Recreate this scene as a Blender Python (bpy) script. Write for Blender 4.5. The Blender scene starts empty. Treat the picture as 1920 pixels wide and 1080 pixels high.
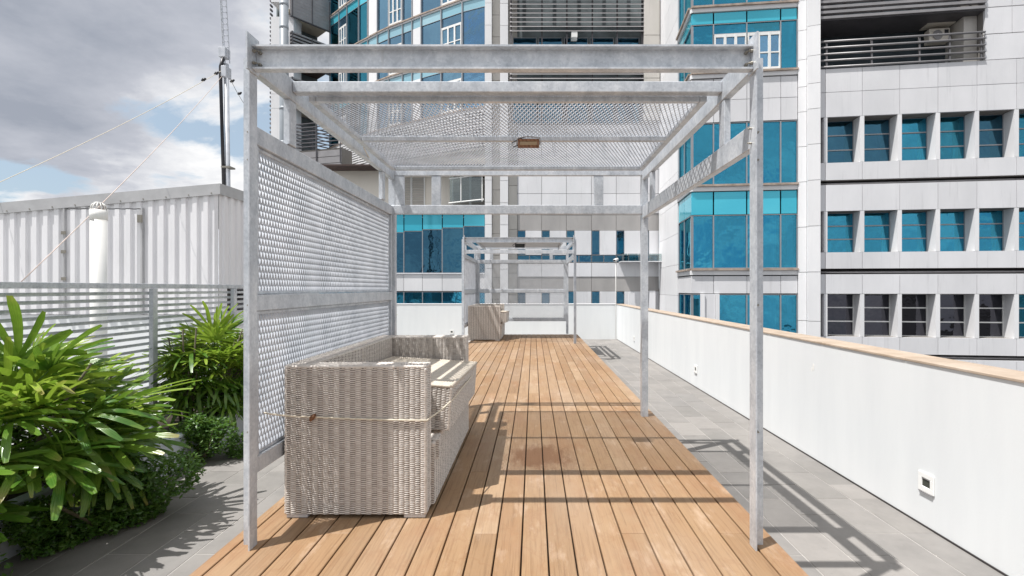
import bpy, bmesh, math, random
from mathutils import Vector, Matrix
random.seed(7)
R = math.radians
scene = bpy.context.scene
COL = scene.collection
F = 907.0; CX = 1000.0; CY = 541.0; H0 = 1.4      # photo focal length in px, vanishing point, eye height above the deck

# ------------------------------------------------------------------ camera
cam_d = bpy.data.cameras.new('camera'); cam = bpy.data.objects.new('camera', cam_d); COL.objects.link(cam)
cam.location = (0, 0, H0); cam.rotation_euler = (R(90), 0, 0)
cam_d.sensor_width = 36; cam_d.lens = 36*F/1920
cam_d.shift_x = -40/1920; cam_d.shift_y = 1/1920
cam_d.clip_start = .05; cam_d.clip_end = 3000
scene.camera = cam

# ------------------------------------------------------------------ world, sun, exposure
SUN = Vector((.407, .225, -1)).normalized()          # the way the light travels
el = math.asin(-SUN.z); az = math.atan2(-SUN.x, -SUN.y)
world = bpy.data.worlds.new('World'); scene.world = world; world.use_nodes = True
nt = world.node_tree; N = nt.nodes; L = nt.links; N.clear()
def wn(t, **kw):
    n = N.new(t)
    for k, v in kw.items():
        if k == 'inp':
            for a, b in v.items(): n.inputs[a].default_value = b
        else: setattr(n, k, v)
    return n
out = wn('ShaderNodeOutputWorld'); bg = wn('ShaderNodeBackground'); L.new(bg.outputs[0], out.inputs[0])
sky = wn('ShaderNodeTexSky', sky_type='NISHITA', sun_disc=False, sun_elevation=el, sun_rotation=az % (2*math.pi), air_density=1.0, dust_density=1.5)
bg.inputs['Strength'].default_value = .092
tc = wn('ShaderNodeTexCoord'); sep = wn('ShaderNodeSeparateXYZ'); L.new(tc.outputs['Generated'], sep.inputs[0])
def wm(op, a, b=None, c=None):
    n = wn('ShaderNodeMath', operation=op)
    for i, v in enumerate((a, b, c)):
        if v is None: continue
        if isinstance(v, (int, float)): n.inputs[i].default_value = v
        else: L.new(v, n.inputs[i])
    return n.outputs[0]
den = wm('ADD', wm('MAXIMUM', sep.outputs[2], 0.0), .22)
comb = wn('ShaderNodeCombineXYZ')
L.new(wm('DIVIDE', sep.outputs[0], den), comb.inputs[0]); L.new(wm('DIVIDE', sep.outputs[1], den), comb.inputs[1])
def wnoise(scale, detail, off, rough=.55, dist=0.0):
    mp = wn('ShaderNodeMapping', inp={'Location': off}); L.new(comb.outputs[0], mp.inputs[0])
    n = wn('ShaderNodeTexNoise', inp={'Scale': scale, 'Detail': detail, 'Roughness': rough, 'Distortion': dist}); L.new(mp.outputs[0], n.inputs['Vector'])
    return n.outputs['Fac']
def wramp(v, pts):
    r = wn('ShaderNodeValToRGB'); L.new(v, r.inputs[0]); e = r.color_ramp.elements
    while len(e) < len(pts): e.new(.5)
    for q, (p, c) in zip(e, pts): q.position = p; q.color = (*c, 1)
    return r.outputs[0]
SKY_OFF = (3.1, 1.7, 0)
n1 = wnoise(1.05, 12, SKY_OFF, .60, .2)
n2 = wnoise(.62, 7, (7.4, 2.2, 0), .52, .1)
n3 = wnoise(2.6, 8, (1.4, 5.2, 0), .6, .1)
def blob(px, py, rad):
    """broad cloud mass round a direction of the sky (smooth falloff in the cloud layer)"""
    v = Vector((px-CX, F, CY-py)).normalized(); dd = v.z+.22
    mp = wn('ShaderNodeVectorMath', operation='DISTANCE'); mp.inputs[1].default_value = (v.x/dd, v.y/dd, 0); L.new(comb.outputs[0], mp.inputs[0])
    r = wn('ShaderNodeMapRange', interpolation_type='SMOOTHSTEP', inp={1: 0.0, 2: rad, 3: 1.0, 4: 0.0}); L.new(mp.outputs['Value'], r.inputs[0]); return r.outputs[0]
b1 = blob(215, 60, .85); b2 = blob(110, 262, .42); h1 = blob(265, 228, .26); h2 = blob(25, 318, .30); h3 = blob(310, 335, .25)
big = wm('ADD', wm('MULTIPLY', b1, .26), wm('MULTIPLY', b2, .22))
holes = wm('ADD', wm('MULTIPLY', h1, .11), wm('ADD', wm('MULTIPLY', h2, .26), wm('MULTIPLY', h3, .10)))
cv = wm('SUBTRACT', wm('ADD', n1, wm('MULTIPLY', big, .5)), holes)
cover = wramp(cv, [(.405, (0, 0, 0)), (.47, (1, 1, 1))])
shade_v = wm('ADD', wm('ADD', wm('MULTIPLY', n1, .55), wm('MULTIPLY', n3, .30)), wm('ADD', wm('MULTIPLY', n2, .35), wm('MULTIPLY', big, .75)))
shade = wramp(wm('MULTIPLY', shade_v, .7), [(.38, (9.6, 9.6, 9.6)), (.43, (7.6, 7.7, 8.0)), (.48, (5.1, 5.3, 5.9)), (.57, (3.4, 3.7, 4.35))])
hz = wm('MULTIPLY', wm('SUBTRACT', 1.0, wm('MINIMUM', wm('DIVIDE', wm('MAXIMUM', sep.outputs[2], 0.0), .12), 1.0)), .5)
mix = wn('ShaderNodeMixRGB'); L.new(cover, mix.inputs[0])
pale = wn('ShaderNodeMixRGB', inp={0: .5, 2: (6.2, 7.6, 8.8, 1)}); L.new(sky.outputs[0], pale.inputs[1])
L.new(pale.outputs[0], mix.inputs[1]); L.new(shade, mix.inputs[2])
mix2 = wn('ShaderNodeMixRGB', inp={2: (6.6, 6.9, 7.3, 1)}); L.new(hz, mix2.inputs[0]); L.new(mix.outputs[0], mix2.inputs[1])
below = wn('ShaderNodeMixRGB', inp={2: (1.6, 1.6, 1.55, 1)})
L.new(wm('GREATER_THAN', 0.0, sep.outputs[2]), below.inputs[0]); L.new(mix2.outputs[0], below.inputs[1]); L.new(below.outputs[0], bg.inputs[0])
world.cycles.sampling_method = 'AUTOMATIC'

sun_d = bpy.data.lights.new('sun', 'SUN'); sun = bpy.data.objects.new('sun', sun_d); COL.objects.link(sun)
sun_d.energy = 5.0; sun_d.angle = R(.5); sun_d.color = (1, .975, .945)
sun.rotation_euler = SUN.to_track_quat('-Z', 'Y').to_euler(); sun.location = (-20, -10, 50)
vs = scene.view_settings; vs.view_transform = 'Standard'; vs.look = 'None'; vs.gamma = 1; vs.exposure = .24; vs.use_curve_mapping = False

# ------------------------------------------------------------------ materials
MATS = {}
class NT:
    def __init__(s, name):
        s.m = bpy.data.materials.new(name); s.m.use_nodes = True; s.nt = s.m.node_tree
        s.N = s.nt.nodes; s.L = s.nt.links; s.b = s.N['Principled BSDF']; MATS[name] = s.m
    def n(s, t, **kw):
        x = s.N.new(t)
        for k, v in kw.items():
            if k == 'inp':
                for a, b in v.items(): x.inputs[a].default_value = b
            else: setattr(x, k, v)
        return x
    def pos(s, scale=(1, 1, 1), obj=False):
        src = s.n('ShaderNodeTexCoord').outputs['Object'] if obj else s.n('ShaderNodeNewGeometry').outputs['Position']
        mp = s.n('ShaderNodeMapping', inp={'Scale': scale}); s.L.new(src, mp.inputs[0]); return mp.outputs[0]
    def noise(s, vec, scale=1, detail=4, rough=.5, dist=0):
        x = s.n('ShaderNodeTexNoise', inp={'Scale': scale, 'Detail': detail, 'Roughness': rough, 'Distortion': dist}); s.L.new(vec, x.inputs['Vector']); return x.outputs['Fac']
    def ramp(s, v, pts):
        r = s.n('ShaderNodeValToRGB'); s.L.new(v, r.inputs[0]); e = r.color_ramp.elements
        while len(e) < len(pts): e.new(.5)
        for q, (p, c) in zip(e, pts): q.position = p; q.color = (*c, 1) if isinstance(c, tuple) else (c, c, c, 1)
        return r.outputs[0]
    def mix(s, f, a, b, mode='MIX'):
        x = s.n('ShaderNodeMixRGB', blend_type=mode)
        for i, v in enumerate((f, a, b)):
            if isinstance(v, (int, float)): x.inputs[i].default_value = v if i == 0 else (v, v, v, 1)
            elif isinstance(v, tuple): x.inputs[i].default_value = (*v, 1)
            else: s.L.new(v, x.inputs[i])
        return x.outputs[0]
    def rand(s): return s.n('ShaderNodeObjectInfo').outputs['Random']
    def col(s, v): 
        if isinstance(v, tuple): s.b.inputs['Base Color'].default_value = (*v, 1)
        else: s.L.new(v, s.b.inputs['Base Color'])
    def set(s, **kw):
        for k, v in kw.items():
            k = k.replace('_', ' ')
            if isinstance(v, (int, float)): s.b.inputs[k].default_value = v
            else: s.L.new(v, s.b.inputs[k])
    def bump(s, v, strength=.3, dist=.01):
        b = s.n('ShaderNodeBump', inp={'Strength': strength, 'Distance': dist}); s.L.new(v, b.inputs['Height']); s.L.new(b.outputs[0], s.b.inputs['Normal'])

def basic(name, c, rough=.6, metal=0.0, var=.08, scale=3, bump=0.0):
    t = NT(name); nn = t.noise(t.pos(), scale, 5, .6)
    lo = tuple(x*(1-var) for x in c); hi = tuple(min(1, x*(1+var)) for x in c)
    t.col(t.ramp(nn, [(.3, lo), (.7, hi)])); t.set(Roughness=rough, Metallic=metal)
    if bump: t.bump(t.noise(t.pos(), scale*8, 3), bump, .005)
    return t.m

# galvanised steel: spangle and weathering
t = NT('galvanised')
vo = t.n('ShaderNodeTexVoronoi', inp={'Scale': 70.0}); t.L.new(t.pos(), vo.inputs['Vector'])
sp = t.n('ShaderNodeSeparateColor'); t.L.new(vo.outputs['Color'], sp.inputs[0])
base = t.mix(.22, t.ramp(t.noise(t.pos((1, 1, .6)), 9, 7, .7), [(.3, (.35, .385, .43)), (.5, (.51, .545, .59)), (.7, (.68, .705, .735))]), t.ramp(sp.outputs[0], [(0, .34), (1, .78)]))
streak = t.ramp(t.noise(t.pos((30, 30, 1.2)), 1.0, 4, .6), [(.62, 0.0), (.74, .22)])
t.col(t.mix(streak, base, (.44, .42, .40))); t.set(Roughness=.40, Metallic=.22)
t.bump(sp.outputs[0], .08, .002)
t = NT('mesh_metal'); t.col(t.ramp(t.noise(t.pos(), 6, 4), [(.3, (.45, .475, .515)), (.7, (.60, .62, .66))])); t.set(Roughness=.4, Metallic=.1)
basic('bolt', (.30, .28, .24), .4, .7)
basic('rust', (.16, .07, .03), .8, 0, .4, 40)

# decking timber
t = NT('timber')
rnd = t.rand()
base = t.ramp(rnd, [(0, (.27, .165, .086)), (.3, (.335, .212, .115)), (.6, (.30, .182, .096)), (.8, (.37, .25, .150)), (1, (.245, .145, .074))])
ofs = t.n('ShaderNodeVectorMath', operation='SCALE'); ofs.inputs[0].default_value = (37, 91, 13); t.L.new(rnd, ofs.inputs['Scale'])
add = t.n('ShaderNodeVectorMath', operation='ADD'); t.L.new(t.pos((1, 1, 1)), add.inputs[0]); t.L.new(ofs.outputs[0], add.inputs[1])
mp = t.n('ShaderNodeMapping', inp={'Scale': (85, 2.6, 10)}); t.L.new(add.outputs[0], mp.inputs[0])
grain = t.noise(mp.outputs[0], 1, 6, .65, .4)
base = t.mix(.75, base, t.ramp(grain, [(.28, (.52, .45, .40)), (.50, (.97, .96, .95)), (.75, (1.06, 1.06, 1.06))]), 'MULTIPLY')
base = t.mix(t.ramp(t.noise(t.pos((7, 2.2, 1)), 1.0, 6, .7), [(.55, 0.0), (.75, .5)]), base, (.60, .46, .35))
blot = t.noise(t.pos((2.6, 1.3, 1)), 1.0, 7, .72)
base = t.mix(t.ramp(blot, [(.50, 0.0), (.66, .55)]), base, (.27, .135, .062))
ring = t.n('ShaderNodeMath', operation='ABSOLUTE'); rs = t.n('ShaderNodeMath', operation='SUBTRACT', inp={1: .5}); t.L.new(t.noise(t.pos((1.7, .9, 1)), 1.3, 5, .62), rs.inputs[0]); t.L.new(rs.outputs[0], ring.inputs[0])
base = t.mix(t.ramp(ring.outputs[0], [(.0, .34), (.016, 0.0)]), base, (.24, .125, .06))
base = t.mix(t.ramp(t.noise(t.pos((60, 14, 1)), 1.0, 3, .8), [(.68, 0.0), (.76, .5)]), base, (.19, .10, .055))
base = t.mix(t.ramp(t.noise(t.pos((.8, .45, 1)), 1.0, 4, .6), [(.45, 0.0), (.7, .25)]), base, (.42, .36, .30))
# damp brown stain in the middle of the front deck
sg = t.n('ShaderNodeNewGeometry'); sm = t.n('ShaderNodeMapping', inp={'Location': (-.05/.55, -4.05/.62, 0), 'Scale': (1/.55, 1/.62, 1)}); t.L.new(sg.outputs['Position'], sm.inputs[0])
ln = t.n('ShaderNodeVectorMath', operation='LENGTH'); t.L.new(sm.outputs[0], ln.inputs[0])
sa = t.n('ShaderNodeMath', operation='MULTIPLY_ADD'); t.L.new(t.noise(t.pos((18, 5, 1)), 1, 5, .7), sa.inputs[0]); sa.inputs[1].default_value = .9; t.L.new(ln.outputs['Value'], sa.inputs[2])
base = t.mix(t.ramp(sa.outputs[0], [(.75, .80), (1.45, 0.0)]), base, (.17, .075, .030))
t.col(base); t.set(Roughness=.62); t.bump(grain, .25, .004)
basic('deck_bearer', (.05, .035, .025), .9)

# slate paving
t = NT('slate'); rnd = t.rand()
b0 = t.ramp(rnd, [(0, (.205, .195, .183)), (.35, (.245, .23, .215)), (.7, (.22, .21, .20)), (1, (.28, .262, .245))])
b0 = t.mix(.6, b0, t.ramp(t.noise(t.pos(), 5, 8, .65), [(.3, .72), (.7, 1.0)]), 'MULTIPLY')
b0 = t.mix(t.ramp(t.noise(t.pos(), 38, 3, .8), [(.70, 0.0), (.74, .6)]), b0, (.46, .44, .41))
b0 = t.mix(t.ramp(t.noise(t.pos(), 1.3, 7, .65), [(.45, 0.0), (.62, .45)]), b0, (.29, .272, .255))
b0 = t.mix(t.ramp(t.noise(t.pos(), 11, 5, .75), [(.60, 0.0), (.72, .35)]), b0, (.15, .143, .136))
t.col(b0); t.set(Roughness=.7); t.bump(t.noise(t.pos(), 25, 6, .6), .25, .004)
basic('grout', (.40, .38, .355), .9, 0, .15, 9)
# rendered white wall with faint runs
t = NT('white_render')
b0 = t.ramp(t.noise(t.pos((2, 2, .35)), 1.4, 6, .6), [(.3, (.69, .71, .72)), (.65, (.745, .765, .77))])
b0 = t.mix(t.ramp(t.noise(t.pos((9, 9, .5)), 1.2, 5, .7), [(.58, 0.0), (.85, .16)]), b0, (.66, .67, .66))
b0 = t.mix(t.ramp(t.noise(t.pos((1.1, 1.1, 1.6)), 1.0, 2, .4), [(.50, 0.0), (.53, .10)]), b0, (.72, .735, .74))
b0 = t.mix(t.ramp(t.noise(t.pos((1, 1, 1)), 9, 4, .8), [(.70, 0.0), (.76, .35)]), b0, (.55, .55, .52))
t.col(b0); t.set(Roughness=.75); t.bump(t.noise(t.pos(), 60, 4), .12, .003)
t = NT('coping_stone')
t.col(t.mix(.5, t.ramp(t.noise(t.pos(), 4, 7, .65), [(.3, (.36, .275, .20)), (.55, (.47, .375, .29)), (.75, (.56, .475, .39))]), t.ramp(t.rand(), [(0, .8), (1, 1.0)]), 'MULTIPLY'))
t.set(Roughness=.6)
# facade cladding
def cladding(name, a, b, dirt=.35):
    t = NT(name)
    g = t.ramp(t.noise(t.pos((.9, .9, .35)), 1.0, 6, .6), [(.3, a), (.7, b)])
    g = t.mix(.7, g, t.ramp(t.rand(), [(0, .86), (.5, .95), (1, 1.0)]), 'MULTIPLY')
    g = t.mix(t.ramp(t.noise(t.pos((6, 6, .35)), 1.0, 6, .7), [(.56, 0.0), (.8, dirt)]), g, tuple(x*.62 for x in a))
    t.col(g); t.set(Roughness=.42); return t.m
cladding('panel_white', (.71, .71, .725), (.81, .805, .82), .5)
cladding('panel_bright', (.78, .78, .79), (.87, .865, .87), .2)
cladding('panel_grey', (.36, .345, .335), (.45, .43, .415))
cladding('panel_greige', (.50, .48, .44), (.60, .57, .53))
cladding('cream_wall', (.70, .65, .57), (.78, .73, .65), .2)
basic('joint', (.22, .205, .19), .9)
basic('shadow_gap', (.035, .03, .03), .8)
basic('louvre_grey', (.30, .29, .295), .45, .3, .12, 2)
basic('louvre_dark', (.12, .115, .125), .5, .3, .12, 2)
basic('white_frame', (.82, .82, .80), .45, 0, .05, 2)
basic('mullion_grey', (.34, .35, .37), .4, .4)
basic('sill_rusty', (.36, .29, .24), .7, 0, .4, 3)
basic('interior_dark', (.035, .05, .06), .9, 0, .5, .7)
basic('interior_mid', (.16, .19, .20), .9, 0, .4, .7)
basic('soffit_beige', (.50, .45, .36), .8)
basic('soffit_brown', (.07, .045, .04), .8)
t = NT('curtain'); t.col(t.ramp(t.rand(), [(0, (.60, .68, .70)), (1, (.85, .88, .88))])); t.set(Roughness=.9)
def glass(name, trans, tint, refl, rough=.02):
    """coated facade glass: part mirror, part tinted see-through"""
    t = NT(name); t.N.remove(t.b); o = t.N['Material Output']
    tr = t.n('ShaderNodeBsdfTransparent', inp={'Color': (*trans, 1)})
    gl = t.n('ShaderNodeBsdfGlossy', inp={'Color': (*tint, 1), 'Roughness': rough})
    fr = t.n('ShaderNodeLayerWeight', inp={'Blend': .35})
    ma = t.n('ShaderNodeMath', operation='MULTIPLY_ADD', inp={1: 1-refl, 2: refl}); t.L.new(fr.outputs['Fresnel'], ma.inputs[0])
    bm = t.n('ShaderNodeBump', inp={'Strength': .35, 'Distance': .04})
    t.L.new(t.noise(t.pos(), 1.1, 3), bm.inputs['Height'])
    wn_ = t.n('ShaderNodeTexWhiteNoise', noise_dimensions='1D'); t.L.new(t.rand(), wn_.inputs['W'])
    va = t.n('ShaderNodeVectorMath', operation='MULTIPLY_ADD'); t.L.new(wn_.outputs['Color'], va.inputs[0]); va.inputs[1].default_value = (.05, .05, .07)
    t.L.new(bm.outputs[0], va.inputs[2]); vn = t.n('ShaderNodeVectorMath', operation='NORMALIZE'); t.L.new(va.outputs[0], vn.inputs[0]); t.L.new(vn.outputs[0], gl.inputs['Normal'])
    mx = t.n('ShaderNodeMixShader'); t.L.new(ma.outputs[0], mx.inputs[0]); t.L.new(tr.outputs[0], mx.inputs[1]); t.L.new(gl.outputs[0], mx.inputs[2])
    t.L.new(mx.outputs[0], o.inputs[0]); return t.m
glass('glass_teal', (.22, .72, .86), (.13, .62, .84), .34)
glass('glass_blue', (.26, .60, .80), (.36, .66, .90), .46)
glass('glass_deep', (.03, .22, .36), (.13, .36, .52), .36)
glass('glass_black', (.08, .08, .10), (.34, .34, .40), .16)
glass('glass_clear', (.66, .72, .72), (.8, .85, .85), .10)
t = NT('spandrel_or_sky_glass'); t.col(t.ramp(t.rand(), [(0, (.05, .46, .60)), (1, (.10, .58, .72))])); t.set(Roughness=.08, Metallic=.35)  # real spandrels, and the sky reflection painted on the flat curtain wall
t = NT('spandrel_pale'); t.col(t.ramp(t.rand(), [(0, (.28, .52, .62)), (1, (.40, .62, .70))])); t.set(Roughness=.08, Metallic=.35)
# corrugated sheet, pvc, etc.
t = NT('sheet_white')
g = t.ramp(t.noise(t.pos((1.5, 1.5, .4)), 1.5, 6, .6), [(.3, (.70, .695, .71)), (.7, (.81, .80, .815))])
g = t.mix(t.ramp(t.noise(t.pos((8, 8, .8)), 1, 6, .7), [(.58, 0.0), (.8, .4)]), g, (.42, .39, .37)); t.col(g); t.set(Roughness=.4)
basic('fascia_grey', (.44, .44, .445), .5, .2, .12, 3)
basic('pvc_white', (.80, .79, .76), .35, 0, .04, 3)
basic('black_plastic', (.015, .015, .02), .4)
basic('planter_paint', (.50, .56, .60), .6, 0, .10, 3)
basic('soil', (.035, .025, .018), 1, 0, .5, 20)
basic('rope_cream', (.62, .56, .45), .8, 0, .15, 60)
basic('rope_red', (.60, .50, .45), .8, 0, .15, 20)
basic('cap_white', (.75, .72, .70), .6)
basic('concrete', (.30, .30, .29), .9, 0, .2, .5)
basic('asphalt', (.055, .055, .055), .9, 0, .3, .2)
t = NT('pipe_grey'); t.col(t.ramp(t.noise(t.pos(), 2, 5), [(.3, (.25, .28, .31)), (.7, (.33, .36, .39))])); t.set(Roughness=.45)
t = NT('lamp_glass'); t.col((.45, .33, .20)); t.set(Roughness=.15)
t = NT('fixture_lens'); t.col((.05, .055, .045)); t.set(Roughness=.1)
# wicker
def wick(name, pts):
    t = NT(name); v = t.noise(t.pos((24, 24, 70), True), 1, 3, .7); w = t.noise(t.pos((1, 1, 1), True), 6, 4)
    g = t.ramp(v, pts); g = t.mix(.35, g, t.ramp(w, [(.3, .78), (.7, 1.0)]), 'MULTIPLY'); t.col(g); t.set(Roughness=.5); return t.m
wick('wicker', [(.3, (.49, .435, .385)), (.5, (.62, .565, .51)), (.7, (.74, .69, .64))])
wick('wicker_top', [(.3, (.50, .44, .36)), (.5, (.60, .53, .44)), (.7, (.68, .62, .53))])
basic('wicker_gap_shade', (.075, .055, .045), .8)  # dark colour that paints the shade in the gaps between strands
basic('foot_grey', (.52, .50, .49), .5)
# plants
def leafm(name, c0, c1, c2, rough=.28, tr=.25):
    t = NT(name); g = t.mix(t.rand(), c0, c1); v = t.noise(t.pos((1, 1, 1)), 11, 3)
    g = t.mix(t.ramp(v, [(.45, 0.0), (.75, .7)]), g, c2)
    sp_ = t.n('ShaderNodeSeparateXYZ'); t.L.new(t.pos(obj=True), sp_.inputs[0]); at = t.n('ShaderNodeMath', operation='ARCTAN2'); t.L.new(sp_.outputs[1], at.inputs[0]); t.L.new(sp_.outputs[0], at.inputs[1])
    sn = t.n('ShaderNodeMath', operation='SINE'); mu = t.n('ShaderNodeMath', operation='MULTIPLY', inp={1: 190.0}); t.L.new(at.outputs[0], mu.inputs[0]); t.L.new(mu.outputs[0], sn.inputs[0])
    if name != 'shrub_leaf':
        g = t.mix(.30, g, t.ramp(sn.outputs[0], [(0.0, .6), (.6, 1.0)]), 'MULTIPLY'); t.bump(sn.outputs[0], .35, .002)
        le = t.n('ShaderNodeVectorMath', operation='LENGTH'); t.L.new(t.pos(obj=True), le.inputs[0]); ad = t.n('ShaderNodeMath', operation='ADD'); t.L.new(le.outputs['Value'], ad.inputs[0])
        r5 = t.n('ShaderNodeMath', operation='MULTIPLY', inp={1: .16}); t.L.new(t.rand(), r5.inputs[0]); t.L.new(r5.outputs[0], ad.inputs[1])
        g = t.mix(t.ramp(ad.outputs[0], [(.50, 0.0), (.60, .8)]), g, (.30, .24, .08))
    t.col(g)
    t.set(Roughness=rough); t.b.inputs['Specular IOR Level'].default_value = .6
    o = t.N['Material Output']; trn = t.n('ShaderNodeBsdfTranslucent'); 
    t.L.new(t.mix(.5, g, (.25, .40, .04)), trn.inputs[0])
    mx = t.n('ShaderNodeMixShader', inp={0: tr}); t.L.new(t.b.outputs[0], mx.inputs[1]); t.L.new(trn.outputs[0], mx.inputs[2]); t.L.new(mx.outputs[0], o.inputs[0]); return t.m
leafm('frond', (.05, .15, .018), (.16, .29, .035), (.26, .38, .06), .24, .3)
leafm('frond_light', (.20, .34, .03), (.34, .47, .06), (.42, .50, .10), .24, .35)
leafm('shrub_leaf', (.05, .13, .02), (.08, .18, .03), (.16, .28, .04), .4, .3)
basic('cane', (.10, .09, .05), .8, 0, .4, 30)
M = MATS

# ------------------------------------------------------------------ object helpers
ORG = {}
def tag(o, label=None, cat=None, group=None, kind=None):
    if label: o['label'] = label
    if cat: o['category'] = cat
    if group: o['group'] = group
    if kind: o['kind'] = kind
    return o
def thing(name, label, cat, loc=(0, 0, 0), group=None, kind=None):
    o = bpy.data.objects.new(name, None); COL.objects.link(o); o.location = loc; o.empty_display_size = .2
    ORG[o.name] = Vector(loc); return tag(o, label, cat, group, kind)
def link(name, me, parent=None, org=None):
    o = bpy.data.objects.new(name, me); COL.objects.link(o)
    if parent is not None: o.parent = parent
    return o
class MB:
    def __init__(s): s.v = []; s.f = []; s.fm = {}
    def hexa(s, p):
        k = len(s.v); s.v += [tuple(q) for q in p]
        s.f += [tuple(k+i for i in q) for q in ((0, 3, 2, 1), (4, 5, 6, 7), (0, 1, 5, 4), (1, 2, 6, 5), (2, 3, 7, 6), (3, 0, 4, 7))]; return s
    def box(s, x0, x1, y0, y1, z0, z1):
        x0, x1 = sorted((x0, x1)); y0, y1 = sorted((y0, y1)); z0, z1 = sorted((z0, z1))
        return s.hexa([(x0, y0, z0), (x1, y0, z0), (x1, y1, z0), (x0, y1, z0), (x0, y0, z1), (x1, y0, z1), (x1, y1, z1), (x0, y1, z1)])
    def prism(s, poly, f):
        """poly: 2D points counter-clockwise; f(a,b,t) with t 0/1 gives a point"""
        k = len(s.v); n = len(poly)
        s.v += [tuple(f(a, b, 0)) for a, b in poly] + [tuple(f(a, b, 1)) for a, b in poly]
        s.f += [tuple(range(k+n-1, k-1, -1)), tuple(range(k+n, k+2*n))] + [(k+i, k+(i+1) % n, k+n+(i+1) % n, k+n+i) for i in range(n)]; return s
    def tube(s, pts, r, n=8, caps=True):
        pts = [Vector(p) for p in pts]; k = len(s.v); rs = r if isinstance(r, (list, tuple)) else [r]*len(pts)
        up = None
        for i, p in enumerate(pts):
            d = (pts[min(i+1, len(pts)-1)]-pts[max(i-1, 0)]).normalized()
            if up is None: up = Vector((0, 0, 1)) if abs(d.z) < .9 else Vector((1, 0, 0))
            a = d.cross(up).normalized(); b = a.cross(d).normalized(); up = b
            for j in range(n):
                w = 2*math.pi*j/n; s.v.append(tuple(p+a*(rs[i]*math.cos(w))+b*(rs[i]*math.sin(w))))
        for i in range(len(pts)-1):
            for j in range(n):
                s.f.append((k+i*n+j, k+i*n+(j+1) % n, k+(i+1)*n+(j+1) % n, k+(i+1)*n+j))
        if caps:
            s.f.append(tuple(range(k+n-1, k-1, -1))); q = k+(len(pts)-1)*n; s.f.append(tuple(range(q, q+n)))
        return s
    def mesh(s, name, mat, org=Vector((0, 0, 0)), smooth=False, bevel=0.0):
        me = bpy.data.meshes.new(name); me.from_pydata([(a-org[0], b-org[1], c-org[2]) for a, b, c in s.v], [], s.f)
        if bevel:
            bm = bmesh.new(); bm.from_mesh(me)
            bmesh.ops.bevel(bm, geom=bm.edges[:], offset=bevel, segments=1, affect='EDGES', clamp_overlap=True); bm.to_mesh(me); bm.free()
        me.materials.append(mat if not isinstance(mat, str) else M[mat])
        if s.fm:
            me.materials.append(M['wicker_gap_shade'])
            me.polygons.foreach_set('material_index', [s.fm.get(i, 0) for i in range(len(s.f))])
        if smooth: me.polygons.foreach_set('use_smooth', [True]*len(me.polygons))
        me.update(); return me
    def build(s, name, mat, parent=None, smooth=False, label=None, bevel=0.0, kind=None):
        org = ORG.get(parent.name, Vector((0, 0, 0))) if parent is not None else Vector((0, 0, 0))
        o = link(name, s.mesh(name, mat, org, smooth, bevel), parent); ORG[o.name] = org
        if label: o['label'] = label
        if kind: o['kind'] = kind
        return o
def box(*a): return MB().box(*a)
def copy_tree(o, parent=None, keep=True):
    c = o.copy(); COL.objects.link(c); c.parent = parent
    for ch in list(o.children): copy_tree(ch, c)
    return c
def PX(px, Y): return (px-CX)/F*Y
def PZ(py, Y): return H0+(CY-py)/F*Y

# ------------------------------------------------------------------ ground, roof terrace
TZ = -.49                                               # paving level; the deck is a raised platform at z = 0
g = MB(); g.v = [(-900, -900, -16), (900, -900, -16), (900, 900, -16), (-900, 900, -16)]; g.f = [(0, 1, 2, 3)]
tag(g.build('ground', 'asphalt'), kind='structure')
tf = box(-26, 3.42, -3, 18.3, -15.9, TZ-.012).build('terrace_floor', 'concrete'); tag(tf, kind='structure')
gr = MB(); gr.v = [(-3.66, .5, TZ-.0035), (3.105, .5, TZ-.0035), (3.105, 17.99, TZ-.0035), (-3.66, 17.99, TZ-.0035)]; gr.f = [(0, 1, 2, 3)]
gr.build('grout_bed', 'grout', tf)
# slate tiles in running bond, on both sides of the deck
tile_me = {}
def tile(x0, x1, y0, y1):
    w, l = round(x1-x0, 3), round(y1-y0, 3)
    if (w, l) not in tile_me: tile_me[(w, l)] = box(-w/2, w/2, -l/2, l/2, -.009, 0).mesh('tile', 'slate', bevel=.001)
    o = link('tile', tile_me[(w, l)], tf); o.location = ((x0+x1)/2, (y0+y1)/2, TZ+random.uniform(-.0012, .0008)); o.rotation_euler.z = random.uniform(-.002, .002)
TW, TL, TG = .312, .62, .009
def tiles(xs, ya, yb, ph):
    for i, (a, b) in enumerate(xs):
        y = ya - ((i+ph) % 2)*TL/2
        while y < yb:
            y0, y1 = max(y, ya-.3), min(y+TL-TG, yb)
            if y1-y0 > .05: tile(a, b, y0, y1)
            y += TL
tiles([(x, min(x+TW-TG, 3.10)) for x in [1.32+TW*k-.34 for k in range(1, 7)]+[2.86]], 2.5, 17.98, 0)
tiles([(-3.655+TW*k, -3.655+TW*(k+1)-TG) for k in range(6)], 1.9, 7.2, 1)

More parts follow.
